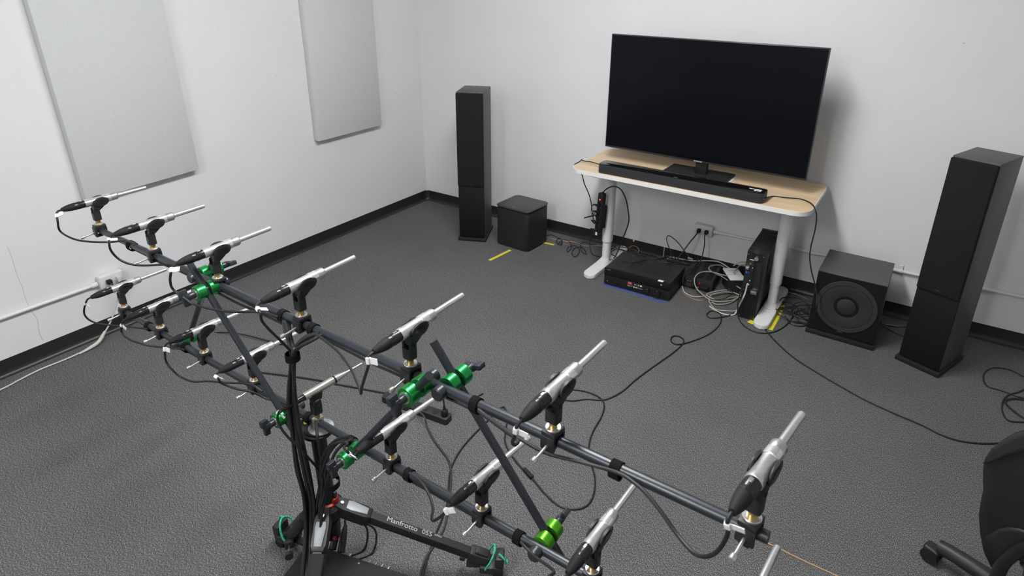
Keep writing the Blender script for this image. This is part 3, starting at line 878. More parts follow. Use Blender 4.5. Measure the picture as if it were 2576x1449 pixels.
MB().lathe([(0.0110, -0.034), (0.0122, -0.033), (0.0122, 0.066)], seg=24).build('body', 'mic_chrome', RMIC)
MB().lathe([(0.0123, 0.066), (0.0123, 0.068), (0.0116, 0.068), (0.0116, 0.070), (0.0123, 0.070), (0.0123, 0.072)], seg=24, cap=False).build('seam_ring', 'rubber', RMIC)
MB().lathe([(0.0120, 0.070), (0.0116, 0.078), (0.0060, 0.112), (0.0046, 0.118), (0.0040, 0.172)], seg=24).build('nose_cone', 'mic_chrome', RMIC)
x = MB().lathe([(0.0085, -0.032), (0.0098, -0.034), (0.0098, -0.058), (0.0100, -0.064)], seg=20).build('connector', 'plastic_satin', RMIC)
MB().lathe([(0.0094, -0.062), (0.0088, -0.072), (0.0072, -0.088), (0.0046, -0.106)], seg=16).build('strain_relief', 'rubber', x)
MICS[('lower', 4)] = RMIC

# ------------------------------------------------------------------ tripod
TX, TY = 2.160, -2.957
TP = empty('tripod', (TX, TY, 0), 0, 'black tripod with red collar and silver leg locks carrying the microphone array', 'tripod')
def tb(*pts): return [Vector(q) - Vector((TX, TY, 0)) for q in pts]
plate = MB().lathe([(0.034, 0.0), (0.038, 0.002), (0.038, 0.012), (0.034, 0.014)], Matrix.Translation((0, 0, 0.558)) @ Matrix.Rotation(PI / 2, 4, 'X'), 32)
tear = [(0.047 * math.cos(a), 0.047 * math.sin(a)) for a in [k * 2 * PI / 28 for k in range(28)]]
tear = [(x - (0.030 if x < -0.01 else 0.0), y * (0.62 if x < -0.03 else 1.0)) for x, y in tear]
plate.prism(tear, 0.555, 0.566, bev=0.003)
pl = plate.build('top_plate', 'tripod_black', TP); 
MB().lathe([(0.038, 0.0), (0.038, 0.003)], Matrix.Translation((0.010, 0.006, 0.5715)) @ Matrix.Rotation(PI / 2, 4, 'X'), 32).build('plate_disc', 'steel_disc', pl)
MB().lathe([(0.007, 0.0), (0.007, 0.002)], Matrix.Translation((-0.052, -0.002, 0.566)) @ Matrix.Rotation(PI / 2, 4, 'X'), 16).build('bubble_level', 'bubble_green', pl)
colm = MB(); colm.cyl((0.008, 0, 0.155), (-0.002, 0, 0.558), 0.0235, seg=16)
colm.build('centre_column', 'tripod_black', TP)
lower = MB(); lower.cyl((0.008, 0, 0.140), (0.008, 0, 0.207), 0.0255, 0.0250, 16); lw = lower.build('column_sleeve', 'tripod_black', TP)
MB().cyl((0.008, 0, 0.135), (0.008, 0, 0.142), 0.0245, seg=16).build('column_foot', 'red_plastic', lw)
MB().cyl((0.026, -0.012, 0.145), (0.034, -0.016, 0.153), 0.006, seg=10).build('release_button', 'red_plastic', lw)
MB().lathe([(0.026, 0.207), (0.029, 0.209), (0.029, 0.230)], Matrix.Rotation(PI / 2, 4, 'X'), 18).build('lower_collar', 'red_plastic', TP)
hub = MB()
hub.lathe([(0.028, 0.222), (0.042, 0.228), (0.048, 0.245), (0.048, 0.267), (0.040, 0.275), (0.028, 0.275)], Matrix.Rotation(PI / 2, 4, 'X'), 24)
HB = hub.build('hub', 'tripod_black', TP)
MB().lathe([(0.029, 0.273), (0.036, 0.276), (0.035, 0.284), (0.026, 0.288)], Matrix.Rotation(PI / 2, 4, 'X'), 20).build('red_collar', 'red_plastic', TP)
MB().box(0.022, 0.034, 0.004, 0.016, 0.287, 0.325, 0.003).build('column_lock', 'tripod_black', TP)
MB().box(0.018, 0.036, -0.002, 0.020, 0.280, 0.303, 0.005).build('lock_block', 'red_plastic', TP)
kn = MB(); kn.lathe([(0.015, 0), (0.019, 0.002), (0.019, 0.018), (0.016, 0.021)], Matrix.Translation((0.022, -0.036, 0.251)) @ Matrix.Rotation(PI * 0.83, 4, 'Z'), 22)
kn.build('side_knob', 'tripod_rubber', HB)
LEG_END = {'right': Vector((2.5954, -2.7076, 0.0700)), 'left': Vector((1.9928, -2.9877, 0.0700)), 'near': Vector((2.3213, -3.2052, 0.0700))}
for key in ('right', 'left', 'near'):
    e = LEG_END[key] - Vector((TX, TY, 0))
    d2 = Vector((e.x, e.y, 0)).normalized()
    a = d2 * 0.044 + Vector((0, 0, 0.258))
    d = (e - a).normalized(); L_ = (e - a).length
    side = d2.cross(Vector((0, 0, 1))).normalized(); up = side.cross(d).normalized()
    mt = Matrix((( side.x, d.x, up.x, a.x), (side.y, d.y, up.y, a.y), (side.z, d.z, up.z, a.z), (0, 0, 0, 1)))
    lm = MB()
    lm.prism([(-0.015, -0.013), (0.015, -0.013), (0.017, 0.0), (0.0135, 0.0125), (-0.0135, 0.0125), (-0.017, 0.0)], 0.06, L_ - 0.01, mt @ Matrix(((1, 0, 0, 0), (0, 0, 1, 0), (0, 1, 0, 0), (0, 0, 0, 1))))
    leg = lm.build('leg', 'tripod_black', TP)
    sh = MB(); sh.prism([(-0.020, -0.026), (0.020, -0.026), (0.023, 0.015), (0.023, 0.082), (0.020, 0.100), (-0.020, 0.100), (-0.023, 0.082), (-0.023, 0.015)], -0.022, 0.0165, mt, bev=0.004)
    sh.build('shoulder', 'tripod_black', leg)
    MB().prism([(-0.015, 0.016), (0.015, 0.016), (0.0180, 0.032), (0.012, 0.086), (-0.012, 0.086), (-0.0180, 0.032)], 0.0150, 0.0210, mt, bev=0.002).build('angle_lock', 'alu_lock', leg)
    MB().prism([(0.006 * math.cos(k * PI / 6), -0.002 + 0.006 * math.sin(k * PI / 6)) for k in range(12)], 0.0155, 0.0195, mt).build('hinge_bolt', 'steel', leg)
    if key == 'near':
        MB().prism(rrect(-0.024, 0.024, 0.104, L_ - 0.01, 0.004, 3), -0.018, 0.0175, mt, bev=0.005).build('foam_grip', 'tripod_rubber', leg)
    if key == 'left':
        gt = MB(); gt.cyl(a + d * 0.12, e - d * 0.02, 0.0225, seg=16); gt.build('foam_grip', 'tripod_rubber', leg)
    fl = MB(); fl.prism(rrect(-0.020, 0.020, L_ - 0.05, L_ + 0.02, 0.006, 3), -0.018, 0.019, mt, bev=0.004)
    fl.prism(rrect(-0.014, 0.014, L_ - 0.035, L_ + 0.01, 0.005, 3), 0.019, 0.027, mt, bev=0.003)
    fl.build('leg_lock', 'plastic_black', leg)
    if key == 'right':
        tx = text('leg_print', 'Manfrotto', 0.026, 'print_mid', leg, (0, 0, 0), (0, 0, 0))
        tx.matrix_local = mt @ Matrix.Translation((-0.004, 0.205, 0.0128)) @ Matrix.Rotation(PI / 2, 4, 'Z') @ Matrix.Rotation(0.0, 4, 'X')
        tx = text('leg_print', '055', 0.024, 'print_mid', leg, (0, 0, 0), (0, 0, 0))
        tx.matrix_local = mt @ Matrix.Translation((-0.004, 0.292, 0.0128)) @ Matrix.Rotation(PI / 2, 4, 'Z')
        tx = text('leg_print', 'XPRO', 0.010, 'print_mid', leg, (0, 0, 0), (0, 0, 0))
        tx.matrix_local = mt @ Matrix.Translation((-0.008, 0.330, 0.0128)) @ Matrix.Rotation(PI / 2, 4, 'Z')

# ------------------------------------------------------------------ caster feet under the tripod legs
FOOT = {'right': ('right of the equipment case', 0.075, (-0.93, -0.36)), 'left': ('left of the equipment case', 0.10, (0.78, -0.62)), 'near': ('under the tripod leg nearest the camera', 0.08, (1, 0))}
for key in ('right', 'left', 'near'):
    e = LEG_END[key]
    d2 = Vector((e.x - TX, e.y - TY, 0)).normalized(); s2 = Vector((-d2.y, d2.x, 0))
    c = Vector((e.x, e.y, 0)) + d2 * 0.02
    where, alen, sg = FOOT[key]
    DL = empty('caster_foot', c, 0, 'black caster bracket tied on with green cord, ' + where, 'caster', 'caster feet of the tripod')
    mt = Matrix(((s2.x, d2.x, 0, 0), (s2.y, d2.y, 0, 0), (0, 0, 1, 0), (0, 0, 0, 1)))
    MB().box(-0.012, 0.012, -alen, -0.026, 0.034, 0.048, 0.003, 2, mt).build('arm', 'plastic_black', DL)
    cp = MB(); cp.box(-0.030, 0.030, -0.030, 0.042, 0.030, 0.056, 0.005, 2, mt); cp.box(-0.026, 0.026, 0.022, 0.050, 0.048, 0.092, 0.006, 2, mt)
    cp.build('foot_cup', 'plastic_black', DL)
    for s in (-1, 1):
        q = mt @ Vector((s * 0.018, 0.030, 0.0165))
        MB().cyl(q - s2 * 0.006, q + s2 * 0.006, 0.0165, seg=16).build('wheel', 'rubber', DL)
    sd = Vector((sg[0], sg[1], 0)).normalized(); sp_ = Vector((-sd.y, sd.x, 0))
    q = sd * 0.028 + Vector((0, 0, 0.052)); q2 = q + sd * 0.055
    sc = MB().cyl(q, q2, 0.0035, seg=8).build('clamp_screw', 'nickel', DL)
    MB().cyl(q2, q2 + sd * 0.015, 0.0135, seg=14).build('screw_knob', 'plastic_black', sc)
    mf = Matrix(((sp_.x, sd.x, 0, 0), (sp_.y, sd.y, 0, 0), (0, 0, 1, 0), (0, 0, 0, 1)))
    MB().box(-0.015, 0.015, -0.007, 0.007, -0.013, 0.017, 0.003, 2, Matrix.Translation(q + sd * 0.018) @ mf).build('screw_block', 'plastic_black', sc)
    if key != 'near':
        for cordp in ([(-0.030, -0.010, 0.050), (-0.026, 0.012, 0.094), (0.0, 0.020, 0.118), (0.024, 0.012, 0.100), (0.032, -0.005, 0.060), (0.020, -0.026, 0.036)],
                      [(-0.012, 0.034, 0.104), (-0.020, 0.052, 0.090), (-0.010, 0.058, 0.060), (0.010, 0.060, 0.050)]):
            MB().tube(spline([mt @ Vector(v_) for v_ in cordp], 5), 0.0034, 8).build('green_cord', 'cord_green', DL)

# ------------------------------------------------------------------ equipment case at the tripod's foot
EC = empty('equipment_case', (2.0880, -2.9958, 0.0900), 0, 'flat black audio interface case on the carpet beneath the tripod', 'audio interface')
EC.location.z = 0
_a = Vector((2.0880, -2.9958, 0.0900)); _b = Vector((2.4101, -2.9140, 0.0900)); _c2 = Vector((2.1258, -3.1215, 0.0900))
EC.rotation_euler = (0, 0, math.atan2(_b.y - _a.y, _b.x - _a.x))
MB().box(0, 0.50, -0.19, 0, 0.006, 0.09, 0.002).build('case', 'case_black', EC)
for x in (0.08, 0.115, 0.15, 0.225, 0.248, 0.271, 0.294):
    MB().cyl((x, -0.001, 0.078), (x, 0.014, 0.078), 0.0042, seg=10).build('jack', 'nickel', EC)
for x in (0.02, 0.48):
    for y in (-0.17, -0.02):
        MB().cyl((x, y, 0), (x, y, 0.007), 0.012, seg=12).build('foot', 'rubber', EC)
for x, y in ((0.03, -0.03), (0.2, -0.015), (0.37, -0.03), (0.03, -0.16)):
    MB().cyl((x, y, 0.0895), (x, y, 0.0908), 0.003, seg=8).build('screw', 'steel', EC)
_em = Matrix.Translation(EC.location) @ Matrix.Rotation(EC.rotation_euler.z, 4, 'Z')
def ecp(x, y, z): return tuple(_em @ Vector((x, y, z)))
# two cable plugs standing out of the back of the case
for i, (x, side) in enumerate(((0.083, 'left'), (0.117, 'right'))):
    t = empty('cable_plug', ecp(x, 0.002, 0.07), 0, 'black connector plug with cable behind the equipment case, the %s one of the pair' % side, 'plug', 'plugs in the equipment case')
    mtx = Matrix.Rotation(EC.rotation_euler.z + (0.25 if i else 0.12), 4, 'Z') @ Matrix.Rotation(0.75, 4, 'X')
    MB().lathe([(0.0115, 0.010), (0.0122, 0.012), (0.0122, 0.046), (0.0115, 0.047)], mtx, 18).build('barrel', 'plastic_satin', t)
    MB().lathe([(0.0114, 0.047), (0.0110, 0.060), (0.0086, 0.080), (0.0050, 0.094)], mtx, 16).build('strain_relief', 'rubber', t)
    MB().tube(spline([mtx @ Vector((0, 0.090, 0)), mtx @ Vector((0.004, 0.112, 0.0)), Vector((0.02, 0.135, 0.01)), Vector((0.035, 0.11, -0.060)), Vector((0.01, 0.06, -0.066))], 6), 0.0036, 8).build('lead', 'cable_black', t)

# ------------------------------------------------------------------ microphone cables
def mic_cable(row, i, pts, where, m='cable_black', tagpos=None, r=0.0036):
    mic = MICS[(row, i)]
    mw = Matrix.Translation(mic.location) @ mic.rotation_euler.to_matrix().to_4x4()
    p0 = mw @ Vector((0, -0.097, 0)); p1 = mw @ Vector((0, -0.118, -0.004))
    path = [p0, p1] + [Vector(q) for q in pts]
    sp = spline(path, 7)
    o = MB().tube(sp, r, 8).build('microphone_cable', m)
    tag(o, 'black cable looping back from the ' + where, 'cable', 'microphone cables')
    # white number tag folded round the cable
    k = 10
    a, b = sp[k], sp[k + 2]
    d = (b - a).normalized()
    wdir = Vector((1, 0.15, -0.25)).normalized(); wdir = (wdir - d * wdir.dot(d)).normalized()
    th = d.cross(wdir)
    mt = Matrix(((wdir.x, d.x, th.x, a.x), (wdir.y, d.y, th.y, a.y), (wdir.z, d.z, th.z, a.z), (0, 0, 0, 1)))
    tg = MB().box(-0.0048, 0.0048, -0.006, 0.010, -0.0048, 0.0048, 0.002, 2, mt)
    tg.box(0.003, 0.024, -0.006, 0.009, -0.0008, 0.0008, 0, 2, mt)
    tg = tg.build('cable_tag', 'paper_white', o)
    if (row, i) == ('upper', 2):
        tx = text('tag_number', '12', 0.011, 'print_grey', tg, (0, 0, 0), (0, 0, 0), 0.0001)
        tx.matrix_local = mt @ Matrix.Translation((0.015, 0.002, -0.0010)) @ Matrix.Rotation(PI, 4, 'X')
    return o
mic_cable('upper', 0, [(0.9763, -3.0713, 1.0200), (0.9397, -3.0594, 0.9668), (0.9875, -3.0419, 0.9419), (1.0438, -3.0148, 0.9349), (1.1425, -2.9899, 0.9487), (1.2097, -2.9653, 0.9611), (1.3111, -2.9726, 0.9766)], 'first microphone of the upper bar')
mic_cable('upper', 1, [(1.4038, -3.0934, 1.0479), (1.3878, -3.0875, 1.0150), (1.3900, -3.0727, 0.9798), (1.4151, -3.0540, 0.9604), (1.4434, -3.0254, 0.9508), (1.5194, -3.0043, 0.9660), (1.5722, -2.9881, 0.9709), (1.6709, -2.9932, 0.9691)], 'second microphone of the upper bar')
mic_cable('upper', 2, [(1.8010, -3.1139, 1.0583), (1.7865, -3.1131, 1.0296), (1.7794, -3.1078, 1.0005), (1.8023, -3.0990, 0.9786), (1.8318, -3.0855, 0.9565), (1.8942, -3.0737, 0.9550), (1.9660, -3.0524, 0.9575), (2.0689, -3.0277, 0.9777), (2.1387, -3.0183, 0.9808)], 'third microphone of the upper bar')
mic_cable('upper', 3, [(2.2482, -3.1370, 1.0846), (2.2411, -3.1316, 1.0583), (2.2481, -3.1170, 1.0235), (2.2482, -3.0870, 0.9714), (2.2446, -3.0668, 0.9299), (2.2424, -3.0667, 0.8767), (2.2485, -3.0770, 0.8218)], 'fourth microphone of the upper bar')
mic_cable('upper', 4, [(2.6299, -3.1467, 1.0874), (2.6001, -3.1352, 1.0350), (2.5736, -3.1238, 0.9896), (2.5570, -3.1130, 0.9617), (2.5397, -3.1021, 0.9677), (2.4922, -3.0796, 0.9822), (2.4234, -3.0561, 0.9927), (2.3476, -3.0371, 0.9912), (2.3040, -3.0299, 0.9898)], 'fifth microphone of the upper bar')
mic_cable('upper', 5, [(3.0148, -3.1616, 1.0958), (3.0053, -3.1561, 1.0711), (3.0049, -3.1461, 1.0572), (2.9968, -3.1257, 1.0486), (2.9534, -3.0935, 1.0219), (2.8985, -3.0706, 1.0101), (2.8522, -3.0562, 1.0059)], 'sixth microphone of the upper bar')
mic_cable('upper', 6, [(3.3965, -3.1764, 1.1167), (3.3943, -3.1712, 1.0910), (3.3843, -3.1657, 1.0543), (3.3675, -3.1549, 1.0227), (3.3460, -3.1437, 1.0062), (3.3120, -3.1220, 1.0032), (3.2782, -3.1052, 1.0146), (3.2416, -3.0883, 1.0239), (3.2142, -3.0789, 1.0264), (3.1816, -3.0732, 1.0263), (3.1300, -3.0826, 1.0260), (3.0851, -3.0853, 1.0182), (3.0379, -3.0828, 1.0059), (2.9916, -3.0754, 0.9999), (2.9154, -3.0635, 1.0009), (2.8515, -3.0552, 1.0090)], 'seventh microphone of the upper bar')
mic_cable('lower', 0, [(0.8320, -3.0159, 0.5883), (0.8162, -3.0152, 0.5533), (0.8207, -3.0054, 0.5258), (0.8429, -2.9863, 0.5069), (0.9152, -2.9695, 0.5154), (1.0167, -2.9439, 0.5296), (1.1235, -2.9246, 0.5453)], 'first microphone of the lower bar')
mic_cable('lower', 1, [(1.1606, -3.0302, 0.6083), (1.1708, -3.0306, 0.5897), (1.2011, -3.0220, 0.5733), (1.2502, -3.0041, 0.5641), (1.2790, -2.9754, 0.5486), (1.3639, -2.9541, 0.5612), (1.4133, -2.9382, 0.5638)], 'second microphone of the lower bar')
mic_cable('lower', 2, [(1.5078, -3.0503, 0.6438), (1.4904, -3.0446, 0.6034), (1.5053, -3.0402, 0.5756), (1.5241, -3.0260, 0.5434), (1.5786, -3.0134, 0.5362), (1.6467, -2.9964, 0.5553), (1.7444, -2.9857, 0.5821), (1.8512, -2.9683, 0.6105), (1.9020, -2.9595, 0.5966)], 'third microphone of the lower bar')
mic_cable('lower', 3, [(1.8410, -3.0599, 0.6830), (1.8387, -3.0548, 0.6656), (1.8466, -3.0401, 0.6464), (1.8799, -3.0216, 0.6337), (1.9082, -2.9978, 0.6216), (1.9334, -2.9739, 0.5942), (1.9796, -2.9629, 0.5901), (2.0672, -2.9657, 0.5954)], 'fourth microphone of the lower bar')
mic_cable('lower', 4, [(2.1679, -3.0791, 0.7142), (2.1629, -3.0839, 0.6932), (2.1701, -3.0842, 0.6662), (2.1858, -3.0749, 0.6307), (2.2021, -3.0556, 0.5875), (2.1990, -3.0255, 0.5209), (2.1911, -2.9951, 0.4554), (2.2151, -2.9862, 0.4237)], 'chrome microphone above the tripod')
mic_cable('lower', 5, [(2.4694, -3.1023, 0.7439), (2.4393, -3.0860, 0.7283), (2.4153, -3.0549, 0.7028), (2.3621, -3.0226, 0.6614), (2.2813, -2.9991, 0.5964), (2.2277, -2.9917, 0.5337), (2.2023, -2.9906, 0.4807), (2.1958, -2.9954, 0.4270)], 'sixth microphone of the lower bar')
mic_cable('lower', 6, [(2.7897, -3.1013, 0.7279), (2.7636, -3.1001, 0.6922), (2.7366, -3.0889, 0.6586), (2.7139, -3.0680, 0.6388), (2.6904, -3.0369, 0.6234), (2.6645, -3.0158, 0.6243), (2.6349, -3.0025, 0.6336), (2.6037, -2.9931, 0.6355), (2.5701, -2.9897, 0.6362)], 'seventh microphone of the lower bar')
mic_cable('lower', 7, [(3.0907, -3.1144, 0.7356), (3.0559, -3.0929, 0.6980), (3.0459, -3.0524, 0.6680), (2.9829, -3.0247, 0.6402), (2.9321, -3.0075, 0.6364)], 'eighth microphone of the lower bar')
# runs of cable strapped under the bars
def bar_run(b0, bd, x0, x1, dz, dy, label):
    n = max(3, int((x1 - x0) / 0.12)); pts = []
    for k in range(n + 1):
        x = x0 + (x1 - x0) * k / n
        p = b0 + bd * ((x - b0.x) / bd.x)
        pts.append(p + Vector((0, dy + 0.003 * math.sin(k * 1.7), dz - 0.006 * abs(math.sin(k * 2.1)))))
    return cable('cable_run', pts, 0.0036, 'cable_black', label, 'cable', 'cables strapped under the array bars')
bar_run(UB0, UBD, 1.20, 2.16, -0.019, 0.004, 'black cable strapped under the left part of the upper bar')
bar_run(UB0, UBD, 1.66, 2.16, -0.024, -0.006, 'black cable sagging under the upper bar left of the cable bundle')
bar_run(UB0, UBD, 2.26, 2.86, -0.022, 0.004, 'black cable strapped under the upper bar right of the cable bundle')
bar_run(LB0, LBD, 1.09, 2.13, -0.019, 0.003, 'black cable strapped under the left part of the lower bar')
bar_run(LB0, LBD, 2.32, 2.92, -0.020, 0.003, 'black cable strapped under the right part of the lower bar')

# ------------------------------------------------------------------ hanging cable bundle
BN = empty('cable_bundle', (2.2322, -3.0562, 0.9107), 0, 'thick bundle of black cables hanging from the upper bar down to the floor case', 'cable bundle')
bo = Vector(BN.location)
def strand(pts, k):
    random.seed(k)
    j = [(random.uniform(-1, 1) * 0.004, random.uniform(-1, 1) * 0.003) for _ in pts]
    P = [Vector(p) - bo + Vector((a, b, 0)) for p, (a, b) in zip(pts, j)]
    return MB().tube(spline(P, 8), 0.0052, 8).build('strand', 'cable_black', BN)
tops = [[(2.3073, -3.0221, 0.9918), (2.2814, -3.0387, 0.9769), (2.2553, -3.0524, 0.9481)], [(2.3296, -3.0252, 0.9940), (2.3008, -3.0447, 0.9749), (2.2689, -3.0581, 0.9488)], [(2.1594, -3.0144, 0.9744), (2.1957, -3.0343, 0.9606), (2.2259, -3.0509, 0.9391)],
        [(2.1662, -3.0128, 0.9683), (2.2064, -3.0348, 0.9522), (2.2343, -3.0513, 0.9374)], [(2.2863, -3.0190, 0.9805), (2.2678, -3.0380, 0.9669), (2.2511, -3.0522, 0.9440)], [(2.1559, -3.0172, 0.9721), (2.1853, -3.0338, 0.9529), (2.2178, -3.0504, 0.9334)], [(2.3094, -3.0182, 0.9857), (2.2763, -3.0285, 0.9649), (2.2507, -3.0471, 0.9411)]]
trunk = [([(2.1417, -3.0280, 0.7052), (2.1461, -3.0382, 0.5853), (2.1332, -3.0276, 0.4505), (2.1158, -3.0119, 0.3166), (2.1309, -3.0275, 0.2058)], (2.1828, -3.1011, 0.1150)),
         ([(2.1439, -3.0231, 0.7029), (2.1506, -3.0334, 0.5840), (2.1359, -3.0227, 0.4481), (2.1212, -3.0071, 0.3156), (2.1364, -3.0228, 0.2048)], (2.1933, -3.0975, 0.1150)),
         ([(2.1542, -3.0235, 0.7077), (2.1632, -3.0339, 0.5905), (2.1512, -3.0234, 0.4566), (2.1266, -3.0023, 0.3146), (2.1420, -3.0180, 0.2038)], (2.2037, -3.0938, 0.1150)),
         ([(2.1644, -3.0240, 0.7124), (2.1757, -3.0345, 0.5968), (2.1683, -3.0242, 0.4662), (2.1480, -3.0083, 0.3317), (2.1465, -3.0182, 0.2068)], (2.2132, -3.0925, 0.1150)),
         ([(2.1661, -3.0201, 0.7106), (2.1780, -3.0296, 0.5944), (2.1800, -3.0227, 0.4711), (2.1655, -3.0090, 0.3423), (2.1645, -3.0190, 0.2186)], (2.2194, -3.0884, 0.1150)),
         ([(2.1561, -3.0336, 0.7150), (2.1607, -3.0438, 0.5964), (2.1459, -3.0332, 0.4615), (2.1263, -3.0173, 0.3271), (2.1347, -3.0327, 0.2129)], (2.1918, -3.1016, 0.1200)),
         ([(2.1813, -3.0327, 0.7253), (2.1927, -3.0432, 0.6113), (2.1907, -3.0351, 0.4865), (2.1691, -3.0142, 0.3486), (2.1681, -3.0241, 0.2255)], (2.2168, -3.0916, 0.1200))]
mids = [(2.2313, -3.0611, 0.9069), (2.2309, -3.0561, 0.9039), (2.2384, -3.0565, 0.9070), (2.2473, -3.0590, 0.9117), (2.2501, -3.0671, 0.9149), (2.2437, -3.0668, 0.9172), (2.2318, -3.0512, 0.8990)]
for k in range(7):
    strand(tops[k] + [mids[k]] + trunk[k][0] + [trunk[k][1]], 20 + k)
q = Matrix.Translation(Vector((2.2384, -3.0595, 0.9124)) - bo)
MB().lathe([(0.0165, -0.010), (0.0195, -0.010), (0.0195, 0.010), (0.0165, 0.010)], q @ Matrix.Rotation(PI / 2, 4, 'X'), 20, cap=False).build('tie_band', 'velcro', BN)
# second, shorter bundle coming off the lower bar beside the tripod column
B2 = empty('cable_bundle', (2.2235, -2.9866, 0.5112), 0, 'shorter bundle of black cables strapped to the tripod column', 'cable bundle')
bo = Vector(B2.location)
def strand2(pts, k):
    random.seed(k)
    P = [Vector(p) - bo + Vector((random.uniform(-1, 1) * 0.003, random.uniform(-1, 1) * 0.003, 0)) for p in pts]
    return MB().tube(spline(P, 8), 0.0046, 8).build('strand', 'cable_black', B2)
strand2([(2.3299, -2.9762, 0.6319), (2.2958, -2.9847, 0.6131), (2.2582, -2.9931, 0.5778), (2.2221, -2.9965, 0.5180), (2.2042, -3.0007, 0.4512), (2.1907, -3.0001, 0.3935), (2.1623, -3.0039, 0.3035), (2.1407, -3.0129, 0.1984)] + [(2.2190, -3.0982, 0.1300)], 41)
strand2([(2.3343, -2.9734, 0.6263), (2.3080, -2.9852, 0.6137), (2.2771, -2.9939, 0.5848), (2.2421, -2.9974, 0.5288), (2.2186, -3.0013, 0.4593), (2.2013, -3.0006, 0.3997), (2.1776, -3.0046, 0.3129), (2.1565, -3.0136, 0.2087)] + [(2.2241, -3.0948, 0.1300)], 42)
strand2([(2.1822, -2.9748, 0.6163), (2.2189, -3.0014, 0.5938), (2.2153, -3.0012, 0.5182), (2.2145, -3.0012, 0.4570), (2.2162, -3.0042, 0.4109), (2.1961, -3.0104, 0.3286), (2.1677, -3.0141, 0.2161)] + [(2.2292, -3.0914, 0.1300)], 43)
strand2([(2.3070, -2.9722, 0.6152), (2.2849, -2.9872, 0.5982), (2.2584, -2.9931, 0.5560), (2.2393, -2.9952, 0.5033), (2.2271, -2.9987, 0.4541), (2.2221, -3.0015, 0.4119), (2.2057, -3.0058, 0.3430), (2.1820, -3.0147, 0.2421)] + [(2.2332, -3.0887, 0.1300)], 44)
strand2([(2.3419, -2.9757, 0.6288), (2.3242, -2.9910, 0.6143), (2.3004, -2.9999, 0.5834), (2.2672, -2.9985, 0.5276), (2.2413, -2.9993, 0.4622), (2.2259, -2.9987, 0.4116), (2.2120, -3.0011, 0.3489), (2.1982, -3.0155, 0.2691)] + [(2.2383, -3.0853, 0.1300)], 45)
MB().lathe([(0.0300, -0.010), (0.0325, -0.010), (0.0325, 0.010), (0.0300, 0.010)], Matrix.Translation(Vector((2.2112, -2.9780, 0.4009)) - bo) @ Matrix.Rotation(PI / 2, 4, 'X') @ Matrix.Diagonal((1.05, 1, 0.95, 1)), 24, cap=False).build('tie_band', 'velcro', B2)

# ------------------------------------------------------------------ power strips
def power_strip(name, mtx, n, label, L_=0.30, wide=0.045):
    t = empty(name, (0, 0, 0), 0, label, 'power strip')
    t.matrix_world = mtx
    MB().prism(rrect(-wide / 2, wide / 2, 0, L_, 0.010, 5), 0.0, 0.030, bev=0.004).build('housing', 'plastic_black', t)
    for k in range(n):
        y = 0.022 + k * (L_ - 0.10) / (n - 1)
        so = MB(); so.prism([(0.0145 * math.cos(a), y + 0.0145 * math.sin(a)) for a in [j * PI / 8 for j in range(16)]], 0.0298, 0.0308)
        so = so.build('socket', 'plastic_satin', t)
    sw = MB().box(-0.010, 0.010, L_ - 0.052, L_ - 0.036, 0.029, 0.033, 0.001, 1).build('switch', 'rubber', t)
    MB().box(-0.004, 0.006, L_ - 0.048, L_ - 0.040, 0.0325, 0.0340, 0.0006, 1).build('switch_light', 'red_glow', sw)
    return t
# strip taped to the front of the left desk leg, tilted a little
p_top = Vector((1.8846, -0.4000, 0.5467)); p_bot = Vector((1.8712, -0.4000, 0.2584))
yv = (p_top - p_bot).normalized(); zv = Vector((-0.35, -0.93, 0)); zv = (zv - yv * zv.dot(yv)).normalized(); xv = yv.cross(zv)
mtx = Matrix(((xv.x, yv.x, zv.x, p_bot.x), (xv.y, yv.y, zv.y, p_bot.y), (xv.z, yv.z, zv.z, p_bot.z), (0, 0, 0, 1)))
PS1 = power_strip('power_strip', mtx, 6, 'black power strip with lit red switch hung on the left desk leg', (p_top - p_bot).length, 0.044)
MB().box(-0.004, 0.022, 0.04, 0.20, -0.022, -0.001, 0.002).build('holder', 'rubber', PS1)
PLUGS = []
for y, ln in ((0.205, 0.030), (0.160, 0.026), (0.090, 0.034), (0.030, 0.032)):
    pg = MB(); pg.box(-0.012, 0.010, y - 0.010, y + 0.010, 0.030, 0.052, 0.004); pg.cyl((-0.010, y, 0.045), (-0.010 - ln, y - 0.004, 0.048), 0.0075, 0.004, 10)
    pg.build('plug', 'rubber', PS1)
    PLUGS.append(tuple(mtx @ Vector((-0.010 - ln, y - 0.004, 0.048))))
# strip on the carpet behind the array
a = Vector((2.0284, -2.1863, -0.0000)); b = Vector((1.7108, -2.2225, 0.0000))
yv = (b - a).normalized(); xv = Vector((yv.y, -yv.x, 0)); 
mtx2 = Matrix(((xv.x, yv.x, 0, a.x), (xv.y, yv.y, 0, a.y), (0, 0, 1, 0), (0, 0, 0, 1)))
PS2 = power_strip('power_strip', mtx2, 6, 'black power strip with one plug lying on the carpet behind the array', 0.36, 0.050)
pg = MB(); pg.box(-0.014, 0.012, 0.012, 0.036, 0.030, 0.062, 0.005); pg.cyl((0, 0.024, 0.060), (0, 0.026, 0.082), 0.008, 0.0045, 10)
pg.build('plug', 'rubber', PS2)
pt = mtx2 @ Vector((0, 0.026, 0.080))
cable('power_cable', [pt, pt + Vector((-0.005, 0.01, 0.05)), pt + Vector((0.01, 0.05, 0.06))] + [(1.9302, -2.0657, 0.0500), (1.9453, -1.9819, 0.0040), (2.0118, -1.9915, 0.0040), (2.0330, -1.9413, 0.0040)], 0.0036, 'cable_black', 'black cord rising from the plug in the floor power strip', 'cable')

